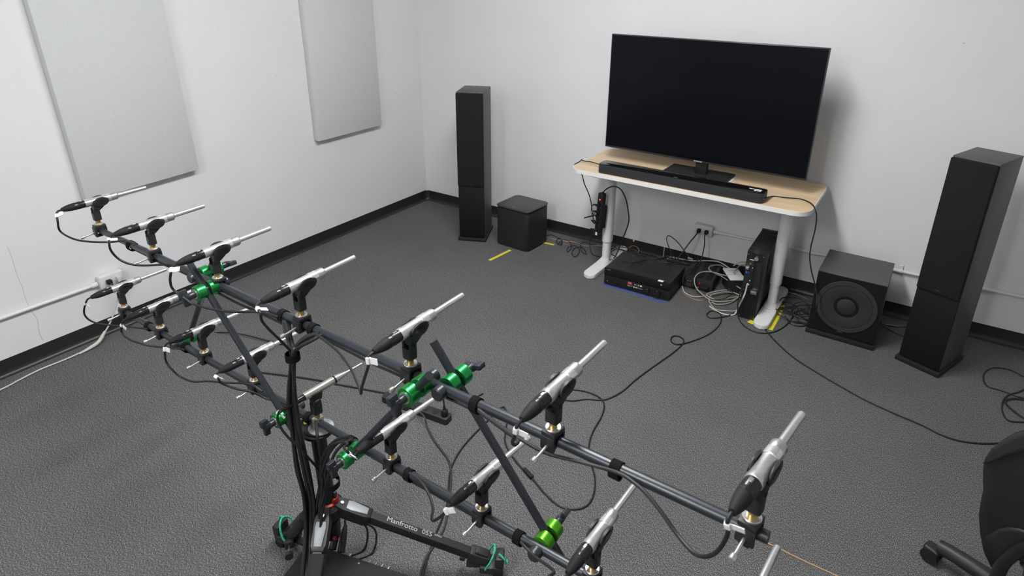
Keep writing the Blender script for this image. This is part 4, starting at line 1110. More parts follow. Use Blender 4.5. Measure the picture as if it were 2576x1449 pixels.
# ------------------------------------------------------------------ cables across the carpet
fc = lambda name, pts, r, m, label: cable(name, pts, r, m, label, 'cable')
Z = 0.0045
fc('floor_cable', [(0.9849, -2.4363, 0.0045), (1.1433, -2.3696, 0.0045), (1.2828, -2.3149, 0.0045), (1.4087, -2.2762, 0.0045), (1.5498, -2.2299, 0.0045), (1.6799, -2.1900, 0.0045), (1.7895, -2.1860, 0.0060)], 0.0042, 'cable_black', 'black cable crossing the carpet behind the cable bundle to the floor power strip')
fc('floor_cable', [(1.7835, -2.1300, 0.0060), (1.8198, -2.1804, 0.0200), (1.8840, -2.2295, 0.0360), (1.9435, -2.2546, 0.0360), (1.9718, -2.2706, 0.0060), (2.0415, -2.3125, 0.0045), (2.1186, -2.3471, 0.0045), (2.1740, -2.3733, 0.0045), (2.2276, -2.4217, 0.0045), (2.2772, -2.4879, 0.0045), (2.3201, -2.5527, 0.0045), (2.3593, -2.6145, 0.0045), (2.3807, -2.6629, 0.0045), (2.3927, -2.7247, 0.0045), (2.4004, -2.7712, 0.0045), (2.4209, -2.8144, 0.0100), (2.4620, -2.8697, 0.0500), (2.4755, -2.8955, 0.0600)], 0.0042, 'cable_grey', 'dark grey cord running from the floor power strip towards the equipment case')
fc('floor_cable', [(2.1883, -1.9778, 0.0045), (2.1652, -1.9764, 0.0045), (2.1652, -2.0917, 0.0045), (2.1680, -2.1981, 0.0045), (2.1776, -2.2936, 0.0045), (2.2001, -2.3747, 0.0045), (2.2344, -2.4425, 0.0045), (2.3055, -2.5396, 0.0045), (2.3448, -2.6241, 0.0045), (2.3662, -2.6828, 0.0045), (2.3970, -2.7507, 0.0045), (2.4248, -2.8028, 0.0100), (2.4705, -2.8641, 0.0500), (2.4885, -2.8952, 0.0600)], 0.0036, 'cable_black', 'thin black cable curving across the carpet to join the grey cord')
fc('floor_cable', [(2.1883, -1.9778, 0.0045), (2.2252, -2.0192, 0.0045), (2.2709, -2.0989, 0.0045), (2.3031, -2.1521, 0.0045), (2.3505, -2.1921, 0.0045), (2.3835, -2.2116, 0.0045), (2.4412, -2.2401, 0.0045), (2.5153, -2.2676, 0.0045), (2.5797, -2.2981, 0.0045), (2.6408, -2.3206, 0.0045), (2.6907, -2.3236, 0.0045), (2.7358, -2.2980, 0.0045), (2.7564, -2.2572, 0.0045), (2.7493, -2.1968, 0.0045), (2.7149, -2.1217, 0.0045), (2.6619, -2.0527, 0.0045), (2.6138, -1.9733, 0.0045), (2.5886, -1.8863, 0.0045), (2.5766, -1.7838, 0.0045), (2.5517, -1.7000, 0.0045), (2.5073, -1.6598, 0.0045), (2.4349, -1.6540, 0.0045), (2.3722, -1.6777, 0.0045), (2.3434, -1.7044, 0.0045)], 0.0036, 'cable_black', 'black cable with inline connector making a wide loop on the carpet')
cn = empty('inline_connector', (2.4846, -2.2545, 0.0080), 0, 'black inline connector joining the looping carpet cable', 'connector')
v1 = (Vector((2.5270, -2.2716, 0.0080)) - Vector((2.4423, -2.2359, 0.0080)))
mt = Vector((0, 1, 0)).rotation_difference(v1.normalized()).to_matrix().to_4x4()
MB().box(-0.008, 0.008, -0.002, 0.030, -0.0065, 0.0065, 0.002, 2, mt).build('socket_half', 'rubber', cn)
MB().box(-0.007, 0.007, -0.028, -0.003, -0.0060, 0.0060, 0.002, 2, mt).build('plug_half', 'rubber', cn)
fc('floor_cable', [(2.3511, -1.7753, 0.0045), (2.4125, -1.7517, 0.0045), (2.4613, -1.7049, 0.0045), (2.5106, -1.6789, 0.0045), (2.5455, -1.6448, 0.0045), (2.5774, -1.5584, 0.0045), (2.5950, -1.4330, 0.0045), (2.6221, -1.2944, 0.0045), (2.6617, -1.1175, 0.0045), (2.6767, -1.0073, 0.0045), (2.6688, -0.9539, 0.0060), (2.6345, -0.9335, 0.0060), (2.6053, -0.9532, 0.0060), (2.6152, -1.0044, 0.0060), (2.6514, -1.0178, 0.0060), (2.6956, -0.9664, 0.0045), (2.7552, -0.8443, 0.0045), (2.7797, -0.7428, 0.0045), (2.7809, -0.6483, 0.0045), (2.7523, -0.5590, 0.0045), (2.6978, -0.5509, 0.0045), (2.6888, -0.6130, 0.0045), (2.7233, -0.6335, 0.0045), (2.7940, -0.5584, 0.0045), (2.8333, -0.4479, 0.0045)], 0.0034, 'cable_black', 'long black cable from the computer crossing the carpet with a small curl')
fc('floor_cable', [(2.895, -0.545, 0.20)] + [(2.8755, -0.4498, 0.1200), (2.9087, -0.4578, 0.0600), (2.9629, -0.5138, 0.0120), (3.0300, -0.6092, 0.0045), (3.1155, -0.7115, 0.0045), (3.2133, -0.7990, 0.0045), (3.3403, -0.8726, 0.0045), (3.4569, -0.9306, 0.0045), (3.5653, -0.9783, 0.0045), (3.6823, -1.0098, 0.0045), (3.7926, -1.0333, 0.0045), (3.8681, -1.0601, 0.0045), (3.9406, -1.0565, 0.0045), (4.0264, -1.0168, 0.0045), (4.1129, -0.9471, 0.0045)], 0.0036, 'cable_black', 'long black cable from the computer crossing the carpet towards the chair')
fc('floor_cable', [(4.2041, -0.3240, 0.0045), (4.1479, -0.2887, 0.0045), (4.0806, -0.3132, 0.0045), (4.0417, -0.3848, 0.0045), (4.0328, -0.4668, 0.0045), (4.0490, -0.5216, 0.0045), (4.0885, -0.5252, 0.0045), (4.1274, -0.5288, 0.0045), (4.1653, -0.5399, 0.0045), (4.2117, -0.5267, 0.0045)], 0.0030, 'cable_black', 'thin black cable looping on the carpet right of the tower speaker')
fc('floor_cable', [(4.2204, -0.4013, 0.0060), (4.1758, -0.4876, 0.0060), (4.1341, -0.5414, 0.0060), (4.1078, -0.6059, 0.0060), (4.0959, -0.7011, 0.0060), (4.1076, -0.7666, 0.0060), (4.1288, -0.7784, 0.0060), (4.1809, -0.7499, 0.0060)], 0.0030, 'cable_black', 'black cable loop nearest the chair back on the carpet')
fc('floor_cable', [(4.2085, -0.5592, 0.0080), (4.1629, -0.5650, 0.0080), (4.1214, -0.6000, 0.0080), (4.1135, -0.6371, 0.0080), (4.1338, -0.6787, 0.0080), (4.1683, -0.7157, 0.0080), (4.1962, -0.7297, 0.0080)], 0.0042, 'cable_black', 'thick black cord bent double on the carpet behind the chair')
fc('twine', [(3.2914, -2.0538, 0.0020), (3.3315, -2.0596, 0.0020), (3.4018, -2.0603, 0.0020), (3.4678, -2.0642, 0.0020), (3.5311, -2.0647, 0.0020), (3.6045, -2.0643, 0.0020), (3.6638, -2.0647, 0.0020)], 0.0026, 'twine', 'tan twine laid straight across the carpet at the lower right')

# ------------------------------------------------------------------ cables around the desk
fc('soundbar_cable', [(1.925, -0.53, 0.765)] + [(1.8199, -0.4661, 0.7550), (1.7581, -0.4556, 0.7500), (1.7275, -0.4352, 0.7480), (1.7268, -0.4551, 0.7420)] + [(1.718, -0.52, 0.725)] + [(1.7654, -0.5000, 0.6750), (1.7785, -0.4800, 0.6080), (1.8068, -0.4600, 0.5321), (1.8228, -0.4500, 0.4638), (1.8325, -0.4500, 0.3964), (1.8533, -0.4500, 0.3394)] + [PLUGS[2]], 0.0034, 'cable_black', 'black cable from the soundbar hanging over the left desk end')
fc('soundbar_cable', [(2.897, -0.57, 0.762)] + [(2.9164, -0.4527, 0.7420), (2.9749, -0.4360, 0.7420), (3.0417, -0.4132, 0.7420), (3.0848, -0.4296, 0.7420), (3.1208, -0.4819, 0.7450)] + [(3.1475, -0.5400, 0.7354), (3.1573, -0.5300, 0.6901), (3.1608, -0.5300, 0.6237), (3.1568, -0.5300, 0.5316), (3.1623, -0.5300, 0.4634), (3.1849, -0.5300, 0.3872), (3.2115, -0.5300, 0.3233), (3.2334, -0.5400, 0.2621), (3.2467, -0.5600, 0.2028)] + [(3.2231, -0.3543, 0.0200), (3.1855, -0.4305, 0.0060), (3.1242, -0.4458, 0.0060), (3.0764, -0.3706, 0.0060)], 0.0034, 'cable_black', 'black cable from the soundbar drooping past the right desk end')
fc('power_cable', [tuple(PS1.matrix_world @ Vector((0, (p_top - p_bot).length, 0.015)))] + [(1.9143, -0.4200, 0.5852), (1.9602, -0.4200, 0.6073), (2.0035, -0.4100, 0.5916), (2.0363, -0.4000, 0.5337), (2.0504, -0.3800, 0.4493), (2.0530, -0.3600, 0.3745), (2.0285, -0.3400, 0.2863), (1.9924, -0.3200, 0.1901), (1.9634, -0.3000, 0.1018)] + [(1.9242, -0.2696, 0.0350), (1.8963, -0.2624, 0.0400), (1.8811, -0.2191, 0.0500), (1.8898, -0.1395, 0.0500), (1.9605, -0.1406, 0.0500), (2.1154, -0.3090, 0.1300)] + [(2.20, -0.26, 0.10)], 0.0042, 'cable_black', 'thick black cord arching from the power strip on the desk leg')
fc('strip_cable', [PLUGS[3]] + [(1.8494, -0.4400, 0.2699), (1.8286, -0.4400, 0.2219), (1.8228, -0.4400, 0.1683), (1.8440, -0.4400, 0.1093)] + [(1.8185, -0.2894, 0.0300), (1.9090, -0.3213, 0.0450), (2.0832, -0.4597, 0.1280), (2.1522, -0.4271, 0.1280), (2.1892, -0.3509, 0.1280), (2.1771, -0.2146, 0.1100)] + [(2.33, -0.29, 0.09)], 0.0030, 'cable_black', 'thin black cable from the lowest plug sweeping over the receiver')
fc('strip_cable', [PLUGS[0]] + [(1.8486, -0.4500, 0.4664), (1.8288, -0.4500, 0.4595), (1.8249, -0.4500, 0.4282), (1.8379, -0.4500, 0.4032), (1.8571, -0.4400, 0.3847)] + [PLUGS[1]], 0.0028, 'cable_black', 'short black lead bundled beside the power strip plugs')
tie = MB(); tie.tube(spline([(1.7808, -0.4600, 0.3658), (1.8152, -0.4600, 0.3819), (1.8491, -0.4600, 0.3977)], 5), 0.0045, 8)
tag(tie.build('cable_tie', 'rubber'), 'black hook and loop tie sticking out beside the hanging power strip', 'cable tie')
wt = MB(); wt.box(-0.006, 0.006, -0.0005, 0.0005, -0.022, 0.0, 0, 2, Matrix.Translation((1.8731, -0.4600, 0.2853)))
tag(wt.build('cable_label', 'paper_white'), 'small white label hanging below the power strip', 'label')
# coiled thin cable left of the desk foot and the copper speaker wire
fc('speaker_cable', [(1.2987, -0.1257, 0.0040), (1.3259, -0.0883, 0.0040), (1.3841, -0.1044, 0.0040), (1.4374, -0.1376, 0.0060), (1.4714, -0.2035, 0.0060), (1.4544, -0.2151, 0.0060), (1.4154, -0.1707, 0.0060), (1.4062, -0.1190, 0.0080), (1.4519, -0.1513, 0.0080), (1.4810, -0.2144, 0.0060), (1.4533, -0.2071, 0.0060), (1.4426, -0.1285, 0.0040), (1.4783, -0.1131, 0.0040), (1.5265, -0.1516, 0.0040), (1.5669, -0.2194, 0.0040), (1.5792, -0.2951, 0.0040), (1.5564, -0.2659, 0.0060), (1.5433, -0.2066, 0.0060), (1.5702, -0.1709, 0.0060), (1.6178, -0.1985, 0.0060), (1.6571, -0.2721, 0.0060), (1.6647, -0.3399, 0.0060), (1.6292, -0.3156, 0.0060), (1.5984, -0.2593, 0.0080), (1.5955, -0.1936, 0.0080), (1.6270, -0.1666, 0.0060), (1.6811, -0.2143, 0.0060), (1.7057, -0.2553, 0.0060), (1.6742, -0.2439, 0.0060), (1.6174, -0.1732, 0.0060), (1.5874, -0.0978, 0.0060), (1.6050, -0.0680, 0.0060), (1.6429, -0.0775, 0.0060), (1.6909, -0.0623, 0.0060)], 0.0024, 'cable_black', 'thin black cable in loose curls on the carpet left of the desk')
fc('speaker_wire', [(1.3133, -0.1500, 0.0030), (1.3846, -0.1471, 0.0030), (1.4611, -0.1311, 0.0030), (1.5333, -0.1087, 0.0030), (1.5956, -0.1192, 0.0030), (1.6526, -0.1151, 0.0030), (1.6945, -0.0692, 0.0030), (1.7583, -0.0544, 0.0040), (1.8525, -0.1045, 0.0400)], 0.0020, 'copper', 'bare copper speaker wire along the carpet left of the desk leg')
fc('speaker_wire', [(1.8883, -0.2164, 0.0600)] + [(1.8808, -0.0600, 0.0118), (1.9249, -0.0500, 0.0256), (1.9614, -0.0400, 0.0530), (1.9916, -0.0400, 0.0575), (2.0183, -0.0500, 0.0432), (2.0183, -0.0600, 0.0221)] , 0.0020, 'copper', 'bare copper speaker wire arching behind the receiver')
fc('speaker_wire', [(2.4497, -0.3889, 0.0030), (2.5021, -0.4423, 0.0030), (2.5603, -0.4646, 0.0030), (2.6075, -0.4568, 0.0030), (2.6388, -0.3991, 0.0030)], 0.0022, 'copper', 'copper speaker wire on the carpet in front of the small amplifier')
fc('speaker_wire', [(3.0134, -0.0601, 0.0040), (3.0574, -0.0429, 0.0040), (3.0991, -0.0523, 0.0040), (3.1482, -0.0684, 0.0040)], 0.0022, 'copper', 'copper speaker wire on the carpet between desk foot and subwoofer')
fc('speaker_wire', [(3.5726, -0.1389, 0.0040), (3.6120, -0.1281, 0.0040), (3.6454, -0.1212, 0.0040), (3.6799, -0.1030, 0.0040)], 0.0020, 'copper', 'copper speaker wire on the carpet between subwoofer and tower speaker')
fc('subwoofer_cable', [(3.5459, -0.1933, 0.0300), (3.5832, -0.1555, 0.0080), (3.6324, -0.1351, 0.0040), (3.6989, -0.0902, 0.0040)], 0.0028, 'cable_black', 'black cable leaving the right side of the subwoofer towards the tower')
fc('subwoofer_cable', [(3.5468, -0.2032, 0.0300), (3.5965, -0.1942, 0.0060), (3.6518, -0.2235, 0.0040), (3.7063, -0.2359, 0.0040)], 0.0028, 'cable_black', 'second black cable from the subwoofer disappearing behind the tower speaker')
# cords from the wall outlet
def outlet_cord(dx, pts, r, label):
    p = Vector((2.450 + dx, -0.050, 0.290))
    t = tag(MB().box(-0.011, 0.011, -0.030, 0.0, -0.012, 0.012, 0.004, 2, Matrix.Translation(p)).build('power_cable', 'rubber'), label, 'cable')
    MB().tube(spline([p + Vector((0, -0.024, -0.006))] + [Vector(q) for q in pts], 8), r, 8).build('cord', 'cable_black', t)
outlet_cord(-0.022, [(2.415, -0.11, 0.255)] + [(2.4022, -0.1500, 0.2299), (2.3702, -0.1900, 0.1595), (2.3409, -0.2200, 0.1028)] + [(2.30, -0.26, 0.11)], 0.0042, 'thick black cord slanting from the outlet down to the receiver')
outlet_cord(0.028, [(2.478, -0.09, 0.265)] + [(2.4907, -0.1200, 0.2268), (2.4959, -0.1600, 0.1579), (2.4862, -0.2000, 0.1053)] + [(2.455, -0.33, 0.105), (2.455, -0.385, 0.06), (2.470, -0.372, 0.035), (2.505, -0.352, 0.031)], 0.0034, 'black cord hanging from the outlet over the small amplifier')
fc('loop_cable', [(2.345, -0.30, 0.125)] + [(2.3095, -0.2000, 0.1244), (2.2743, -0.1800, 0.1803), (2.2491, -0.1600, 0.2188), (2.2540, -0.1500, 0.2424), (2.2818, -0.1400, 0.2312), (2.3290, -0.1400, 0.1995), (2.3749, -0.1500, 0.1600), (2.4169, -0.1600, 0.1285)] , 0.0032, 'cable_black', 'black video cable arching above the receiver back')
MB_ = MB(); MB_.box(-0.008, 0.008, -0.022, 0.012, -0.005, 0.005, 0.002, 2, Matrix.Translation((2.4257, -0.1600, 0.1222)) @ Matrix.Rotation(-0.7, 4, 'Z') @ Matrix.Rotation(-0.4, 4, 'X'))
tag(MB_.build('cable_plug', 'cable_beige'), 'loose video plug hanging behind the small amplifier', 'plug')
fc('tangle_cable', [(2.05, -0.30, 0.13)] + [(2.1069, -0.3881, 0.1350), (2.1697, -0.3730, 0.1400), (2.2327, -0.3593, 0.1400), (2.2675, -0.3082, 0.1350), (2.3017, -0.2553, 0.1350), (2.3463, -0.2673, 0.1400), (2.3484, -0.3239, 0.1400), (2.2961, -0.3469, 0.1350), (2.2384, -0.3372, 0.1300), (2.2864, -0.3045, 0.1500), (2.3223, -0.2243, 0.1400), (2.3611, -0.2536, 0.1300), (2.3545, -0.3231, 0.1300)], 0.0030, 'cable_black', 'black cable tangle lying on the back edge of the receiver')
fc('tangle_cable', [(2.02, -0.33, 0.07)] + [(1.9112, -0.2649, 0.0600), (1.8914, -0.2380, 0.0750), (1.9003, -0.1800, 0.0800), (1.9553, -0.1695, 0.0900), (2.0345, -0.2178, 0.1100), (2.1310, -0.3267, 0.1350), (2.1895, -0.3742, 0.1400), (2.2341, -0.3639, 0.1450), (2.2756, -0.3625, 0.1300)], 0.0030, 'cable_black', 'black cable arcing from the desk foot onto the receiver top')
fc('tangle_cable', [(2.33, -0.33, 0.128)] + [(2.3843, -0.2345, 0.1000), (2.4320, -0.1947, 0.1000), (2.4569, -0.1338, 0.1000), (2.4518, -0.0776, 0.1000), (2.4192, -0.0740, 0.0900), (2.3744, -0.1423, 0.0900), (2.3477, -0.2230, 0.1000)], 0.0026, 'cable_black', 'thin black cable between the receiver and the small amplifier')
fc('white_cable', [(2.30, -0.25, 0.125)] + [(2.2705, -0.1632, 0.1000), (2.3271, -0.1239, 0.0850), (2.4144, -0.0970, 0.0800), (2.4948, -0.0549, 0.0850), (2.5675, -0.0331, 0.0900), (2.6292, -0.0644, 0.0900), (2.7128, -0.1345, 0.0900), (2.7745, -0.1605, 0.0900)], 0.0042, 'cable_white', 'white cable running from the receiver behind the amplifier')

# ------------------------------------------------------------------ beige cables and network box between amplifier and computer
BX = empty('network_box', (2.716, -0.190, 0.0), 0.57, 'black box topped by a white adapter plate between small amplifier and computer', 'adapter')
MB().box(-0.042, 0.042, -0.078, 0.078, 0.0, 0.096, 0.004).build('box', 'plastic_black', BX)
w = MB().box(-0.048, 0.048, -0.082, 0.078, 0.098, 0.110, 0.004).build('plate', 'paper_white', BX)
MB().box(-0.047, 0.047, -0.020, -0.0185, 0.1098, 0.1105).build('seam', 'print_grey', w)
MB().box(-0.020, 0.012, 0.036, 0.039, 0.1100, 0.1105).build('print_mark', 'print_grey', w)
MB().box(-0.004, 0.008, 0.012, 0.020, 0.1100, 0.1105).build('print_mark', 'rubber', w)
MB().box(-0.006, 0.006, -0.018, 0.006, 0.109, 0.119, 0.002).build('network_plug', 'cable_beige', w)
def beige(pts, label, r=0.0036, m='cable_beige'): return fc('network_cable', pts, r, m, label)
beige([(2.8607, -0.4185, 0.1200), (2.8446, -0.4189, 0.0700), (2.8336, -0.4445, 0.0300), (2.8174, -0.4774, 0.0080), (2.7674, -0.5070, 0.0060), (2.7125, -0.5214, 0.0060), (2.6703, -0.4788, 0.0080), (2.6421, -0.4289, 0.0120), (2.6444, -0.3837, 0.0200), (2.6867, -0.3203, 0.0240), (2.7426, -0.2544, 0.0200), (2.7833, -0.2467, 0.0120), (2.7768, -0.3288, 0.0080), (2.7345, -0.3937, 0.0080), (2.6741, -0.4373, 0.0120), (2.6217, -0.4299, 0.0200), (2.5505, -0.3970, 0.0450), (2.5212, -0.3607, 0.0850), (2.5305, -0.3206, 0.1100), (2.5646, -0.2878, 0.1200), (2.6099, -0.2706, 0.1200), (2.6687, -0.2537, 0.1100), (2.7346, -0.2144, 0.0900), (2.7712, -0.1979, 0.0600), (2.7926, -0.1984, 0.0300)], 'beige network cable making the widest coil in front of the small amplifier')
beige([(2.8047, -0.2714, 0.0100), (2.7625, -0.3229, 0.0120), (2.7080, -0.3886, 0.0140), (2.6550, -0.4167, 0.0160), (2.6198, -0.4004, 0.0200), (2.6379, -0.3669, 0.0300), (2.6942, -0.3085, 0.0350), (2.7512, -0.2458, 0.0300), (2.7905, -0.2409, 0.0200), (2.7885, -0.3035, 0.0140), (2.7613, -0.4038, 0.0100), (2.7059, -0.4606, 0.0080), (2.6677, -0.4553, 0.0100)], 'beige network cable coiled inside the widest loop')
beige([(2.7923, -0.2634, 0.0500), (2.7489, -0.2520, 0.0600), (2.6975, -0.2320, 0.0700), (2.6487, -0.2153, 0.0800), (2.6102, -0.2180, 0.0900), (2.5717, -0.2133, 0.1000), (2.5584, -0.1910, 0.1100), (2.5793, -0.1412, 0.1100), (2.6125, -0.1007, 0.1000), (2.6514, -0.1101, 0.0800), (2.6929, -0.1578, 0.0600), (2.7345, -0.2126, 0.0500), (2.7735, -0.2265, 0.0450)], 'beige network cable looping up over the white adapter plate')
beige([(2.716, -0.192, 0.114)] + [(2.7235, -0.1960, 0.1350), (2.7186, -0.0536, 0.1100), (2.7498, -0.0430, 0.1200), (2.7828, -0.0599, 0.1300), (2.7620, -0.0675, 0.1500), (2.7238, -0.0936, 0.1500), (2.6914, -0.1221, 0.1300)], 'beige network cable plugged into the white adapter plate')
beige([(2.4529, -0.3736, 0.0200), (2.4861, -0.4203, 0.0080), (2.5392, -0.4402, 0.0050), (2.5861, -0.4146, 0.0050), (2.6284, -0.3678, 0.0080), (2.6756, -0.3197, 0.0120), (2.7350, -0.2696, 0.0160), (2.7848, -0.2707, 0.0120)], 'pale cable on the carpet running from receiver side under the coil', 0.0032, 'cable_white')
beige([(2.885, -0.560, 0.235)] + [(2.8759, -0.5600, 0.2381), (2.8739, -0.5700, 0.1913), (2.8667, -0.5800, 0.1502)] + [(2.8339, -0.5111, 0.0400), (2.8199, -0.5275, 0.0060), (2.7677, -0.5475, 0.0040), (2.7017, -0.5245, 0.0040), (2.6709, -0.5034, 0.0060)], 'cream network cable hanging from the back of the computer', 0.0042, 'cable_white')
fc('computer_cable', [(2.89, -0.552, 0.375)] + [(2.8901, -0.5750, 0.3651), (2.8880, -0.5800, 0.3125), (2.8772, -0.5850, 0.2743), (2.8579, -0.5900, 0.2332), (2.8502, -0.5950, 0.1698), (2.8510, -0.6000, 0.1083)] + [(2.8551, -0.5475, 0.0060), (2.8991, -0.6106, 0.0045), (2.9561, -0.6440, 0.0045), (3.0145, -0.6347, 0.0045), (3.0663, -0.5797, 0.0045), (3.1000, -0.4853, 0.0045), (3.1142, -0.3724, 0.0060), (3.1122, -0.2949, 0.0080)], 0.0034, 'cable_black', 'black cable from the computer top looping round the right desk foot')
fc('computer_cable', [(2.5427, -0.3716, 0.0400), (2.5770, -0.3920, 0.0200), (2.6146, -0.4047, 0.0120), (2.6784, -0.4130, 0.0160), (2.7322, -0.3953, 0.0300), (2.7534, -0.3297, 0.0400), (2.7356, -0.3031, 0.0450), (2.6993, -0.2810, 0.0300)], 0.0030, 'cable_black', 'black power lead curling among the beige coils')

# coil of black cable right of the desk foot
COIL = empty('cable_coil', (3.0995, -0.3148, 0.0000), 0, 'tangled coil of black cable on the carpet between desk foot and subwoofer', 'cable coil')
random.seed(3)
co = Vector(COIL.location)
for k, (px, py, pz, rx, ry, tl) in enumerate([(0.00, 0.05, 0.03, 0.085, 0.075, 0.2), (0.05, -0.01, 0.02, 0.075, 0.065, -0.2), (0.03, 0.02, 0.045, 0.10, 0.06, 0.4), (-0.03, 0.00, 0.03, 0.06, 0.085, 0.1), (0.06, 0.04, 0.035, 0.065, 0.08, -0.35), (0.01, -0.06, 0.018, 0.09, 0.045, 0.15), (0.08, -0.03, 0.02, 0.05, 0.06, 0.3)]):
    pts = []
    for j in range(15):
        a = j * 2 * PI * 1.08 / 14 + k
        pts.append(Vector((px + rx * math.cos(a) + random.uniform(-1, 1) * 0.006, py + ry * math.sin(a) + random.uniform(-1, 1) * 0.006, max(0.004, pz + math.sin(a + k) * rx * tl + 0.004 * random.random()))))
    MB().tube(spline(pts, 5), 0.0030, 8).build('cable_turn', 'cable_black', COIL)

# ------------------------------------------------------------------ tape on floor and baseboard
def tape(pts, w, m, label, up=(0, 0, 1), th=0.0006):
    o = MB().ribbon(pts, w, th, up).build('floor_tape', m)
    return tag(o, label, 'tape', 'tape marks')
def lift(pts, z): return [(p[0], p[1], z) for p in pts]
tape(lift([(1.1916, -0.7180, 0.0000), (1.2055, -0.5970, 0.0000), (1.2157, -0.4908, -0.0000)], 0.0003), 0.024, 'tape_yellow', 'yellow tape strip on the carpet in front of the bass module')
tape(lift([(1.3403, -0.2412, 0.0000), (1.3857, -0.2367, 0.0000), (1.4308, -0.2323, 0.0000)], 0.0003), 0.024, 'tape_yellow', 'short yellow tape strip poking out behind the bass module')
tape(lift([(2.9224, -0.5596, 0.0000), (2.9538, -0.4685, 0.0000), (2.9660, -0.3257, 0.0000), (2.9662, -0.1707, 0.0000)], 0.0003), 0.035, 'tape_yellow', 'yellow tape along the left side of the right desk foot')
tape(lift([(3.0304, -0.5698, 0.0000), (3.0314, -0.4161, 0.0000), (3.0313, -0.2348, 0.0000)], 0.0003), 0.040, 'tape_yellow', 'yellow tape along the right side of the right desk foot')
tape(lift([(2.0100, -0.6082, 0.0000), (2.0834, -0.5915, 0.0000), (2.2381, -0.6021, 0.0000), (2.3443, -0.6043, 0.0000), (2.4279, -0.6079, 0.0000)], 0.0003), 0.012, 'tape_blue', 'blue tape line on the carpet along the receiver front')
tape([(1.950, -0.0036, 0.0805), (1.962, -0.0036, 0.0805)], 0.014, 'tape_yellow', 'tiny yellow tape square on the baseboard under the desk', (0, -1, 0))

# ------------------------------------------------------------------ white cord on the left
WC = empty('white_cable', (0.1051, -3.1928, 0.0000), 0, 'white power cord running along the left baseboard up to the outlet', 'cable')
wo = Vector(WC.location)
wp = [(0.050, -2.566, 0.312), (0.080, -2.570, 0.295)] + [(0.0600, -2.5809, 0.2490), (0.0500, -2.6013, 0.1698), (0.0450, -2.6430, 0.0893), (0.0400, -2.6801, 0.0390)] + [(0.0654, -2.7296, 0.0140), (0.0875, -2.8098, 0.0060), (0.0965, -2.8611, 0.0060), (0.0958, -2.9343, 0.0060), (0.0903, -3.0204, 0.0060), (0.1035, -3.1099, 0.0060), (0.1196, -3.1964, 0.0060)] + [(0.130, -3.45, 0.006), (0.105, -4.2, 0.006), (0.080, -5.2, 0.006), (0.070, -6.0, 0.006)]
MB().tube([Vector(p) - wo for p in spline(wp, 8)], 0.0042, 8).build('cord', 'cable_white', WC)
tp = [(0.0450, -2.6865, 0.0391)] + [(0.0894, -2.7434, 0.0200), (0.0996, -2.7947, 0.0120), (0.1053, -2.8457, 0.0080)]
MB().tube([Vector(p) - wo for p in spline(tp, 6)], 0.0095, 10, taper=lambda t: 0.45 + 0.6 * math.sin(PI * min(1, t * 0.85 + 0.15))).build('taped_splice', 'cable_white', WC)
MB().box(-0.012, 0.012, -0.012, 0.012, -0.014, 0.014, 0.004, 2, Matrix.Translation(Vector((0.060, -2.562, 0.312)) - wo)).build('plug', 'cable_white', WC)
BC = tag(MB().box(-0.014, 0.012, -0.012, 0.012, -0.012, 0.012, 0.004, 2, Matrix.Translation((0.062, -2.612, 0.312))).build('power_cable', 'rubber'), 'black plug and cord in the left wall outlet', 'cable')
MB().tube(spline([(0.072, -2.612, 0.308), (0.10, -2.60, 0.28)] + [(0.1400, -2.6000, 0.2576), (0.1400, -2.5842, 0.1780), (0.1400, -2.5497, 0.1124), (0.1400, -2.4961, 0.0052), (0.2000, -2.4540, -0.0680)] + [(0.55, -2.3, 0.01), (0.9, -2.2, 0.005)], 8), 0.0036, 8).build('cord', 'cable_black', BC)

# ------------------------------------------------------------------ office chair (back view, partly in frame)
CH = empty('office_chair', (4.095, -1.93, 0), 0.0, 'black mesh-backed office chair at the lower right edge of the photo', 'chair')
TAB = [(0.374, 0.171), (0.423, 0.205), (0.48, 0.226), (0.541, 0.243), (0.590, 0.250), (0.631, 0.254), (0.665, 0.263), (0.700, 0.270), (0.730, 0.271), (0.765, 0.266), (0.797, 0.254), (0.825, 0.241), (0.851, 0.223), (0.880, 0.192), (0.905, 0.153), (0.925, 0.105), (0.935, 0.060), (0.938, 0.010)]
def half_width(z):
    z = min(max(z, TAB[0][0]), TAB[-1][0])
    for (a, x), (b, y) in zip(TAB, TAB[1:]):
        if z <= b: return x + (y - x) * (z - a) / (b - a)
def back_pt(u, v, off=0.0):
    """point of the curved backrest, u -1..1 across, v 0..1 upwards"""
    ze = 0.374 + 0.564 * v
    x = u * half_width(ze)
    z = ze + 0.19 * (1 - abs(u) ** 10) * (1 - v) ** 3
    y = -0.295 + 0.055 * (x / 0.26) ** 2 - 0.018 * math.sin(PI * min(1, max(0, (z - 0.45) / 0.45))) - (z - 0.5) * 0.10 + off
    return Vector((x, y, z))
NU, NV = 28, 40
mesh_b = MB()
mesh_b.grid([[back_pt(-1 + 2 * i / NU, j / NV) for i in range(NU + 1)] for j in range(NV + 1)])
mo = mesh_b.build('backrest', 'mesh_fabric', CH)
sm = mo.modifiers.new('thickness', 'SOLIDIFY'); sm.thickness = 0.012
# smooth headband round the upper edge
def head_band():
    rows = []
    for j in range(31):
        v = 0.60 + 0.40 * j / 30
        w = 0.34 * ((v - 0.60) / 0.40) ** 0.8 + 0.01
        if v > 0.93: w = min(1.0, w + (v - 0.93) / 0.07)
        rows.append([back_pt(-1.004 + w * k / 4, v, -0.0025) for k in range(5)])
    for r in (rows, [[Vector((-p.x, p.y, p.z)) for p in reversed(r_)] for r_ in rows]):
        o = MB().grid(r).build('head_band', 'tripod_rubber', CH)
        sm = o.modifiers.new('thickness', 'SOLIDIFY'); sm.thickness = 0.004; sm.offset = 1
head_band()
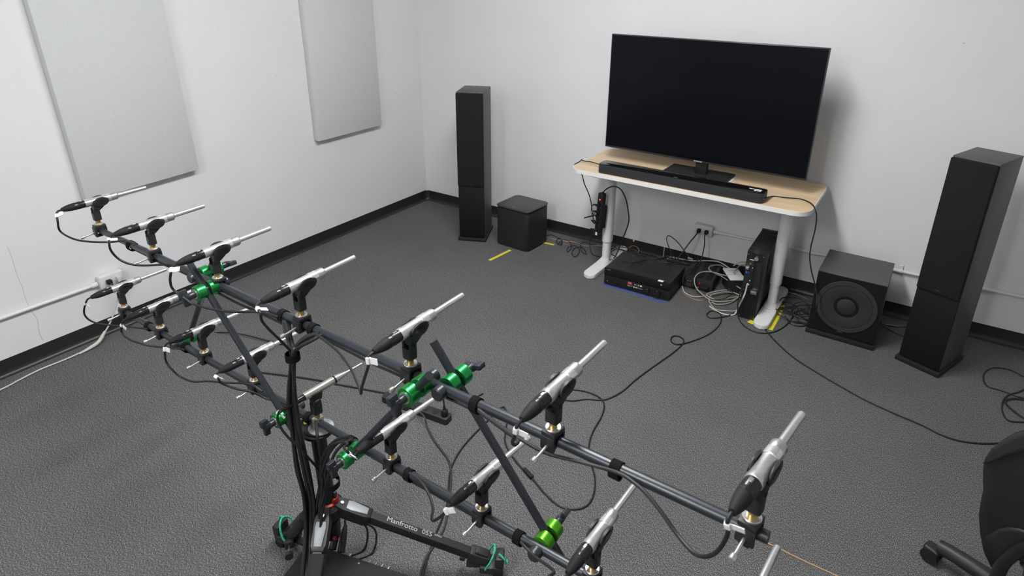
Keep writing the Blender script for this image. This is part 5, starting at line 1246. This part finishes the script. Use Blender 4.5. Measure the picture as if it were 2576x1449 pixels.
# arched lower frame of the back with its two legs
arch = MB()
side = [Vector((-0.150, -0.14, 0.20)), Vector((-0.158, -0.22, 0.27)), Vector((-0.166, -0.275, 0.34))]
pts = side + [back_pt(u, 0.0, -0.010) + Vector((0, 0, -0.004)) for u in (-0.97, -0.93, -0.86, -0.75, -0.5, -0.2, 0.2, 0.5, 0.75, 0.86, 0.93, 0.97)] + [Vector((-p.x, p.y, p.z)) for p in reversed(side)]
arch.tube(spline(pts, 5), 0.016, 12)
arch.build('back_frame', 'plastic_satin', CH)
lowpad = MB()
lowpad.grid([[back_pt(-0.98 + 1.96 * i / NU, j / 4 * 0.16, -0.007) for i in range(NU + 1)] for j in range(5)])
lo_ = lowpad.build('lower_band', 'plastic_black', CH)
sm = lo_.modifiers.new('thickness', 'SOLIDIFY'); sm.thickness = 0.008
MB().prism(rrect(-0.15, 0.25, -0.20, 0.27, 0.09, 8), 0.42, 0.50, bev=0.03, seg=4).build('seat', 'mesh_fabric', CH)
MB().box(-0.16, 0.16, -0.17, 0.12, 0.36, 0.42, 0.02, 3).build('mechanism', 'plastic_black', CH)
MB().cyl((0, 0, 0.08), (0, 0, 0.37), 0.028, seg=18).build('gas_lift', 'plastic_satin', CH)
MB().lathe([(0.055, 0.055), (0.055, 0.095), (0.035, 0.12)], Matrix.Rotation(PI / 2, 4, 'X'), 24).build('base_hub', 'plastic_black', CH)
ca = math.atan2(-1.815 - (-1.93), 3.845 - 4.095)
for k in range(5):
    a = ca + k * 2 * PI / 5
    d = Vector((math.cos(a), math.sin(a), 0)); s = Vector((-d.y, d.x, 0))
    lg = MB(); lg.tube(spline([d * 0.04 + Vector((0, 0, 0.078)), d * 0.13 + Vector((0, 0, 0.083)), d * 0.21 + Vector((0, 0, 0.080)), d * 0.262 + Vector((0, 0, 0.074))], 5), 0.025, 14, taper=lambda t: 1.15 - 0.2 * t)
    lg = lg.build('base_arm', 'plastic_black', CH)
    cs = MB()
    c = d * 0.275
    for sg in (-1, 1):
        q = c + s * (sg * 0.014) + Vector((0, 0, 0.027))
        cs.cyl(q - s * 0.010, q + s * 0.010, 0.027, seg=20)
    cs = cs.build('caster', 'rubber', lg)
    MB().box(-0.026, 0.026, -0.022, 0.022, 0.040, 0.060, 0.009, 3, Matrix.Translation(c) @ Matrix.Rotation(a, 4, 'Z')).build('caster_hood', 'plastic_black', lg)
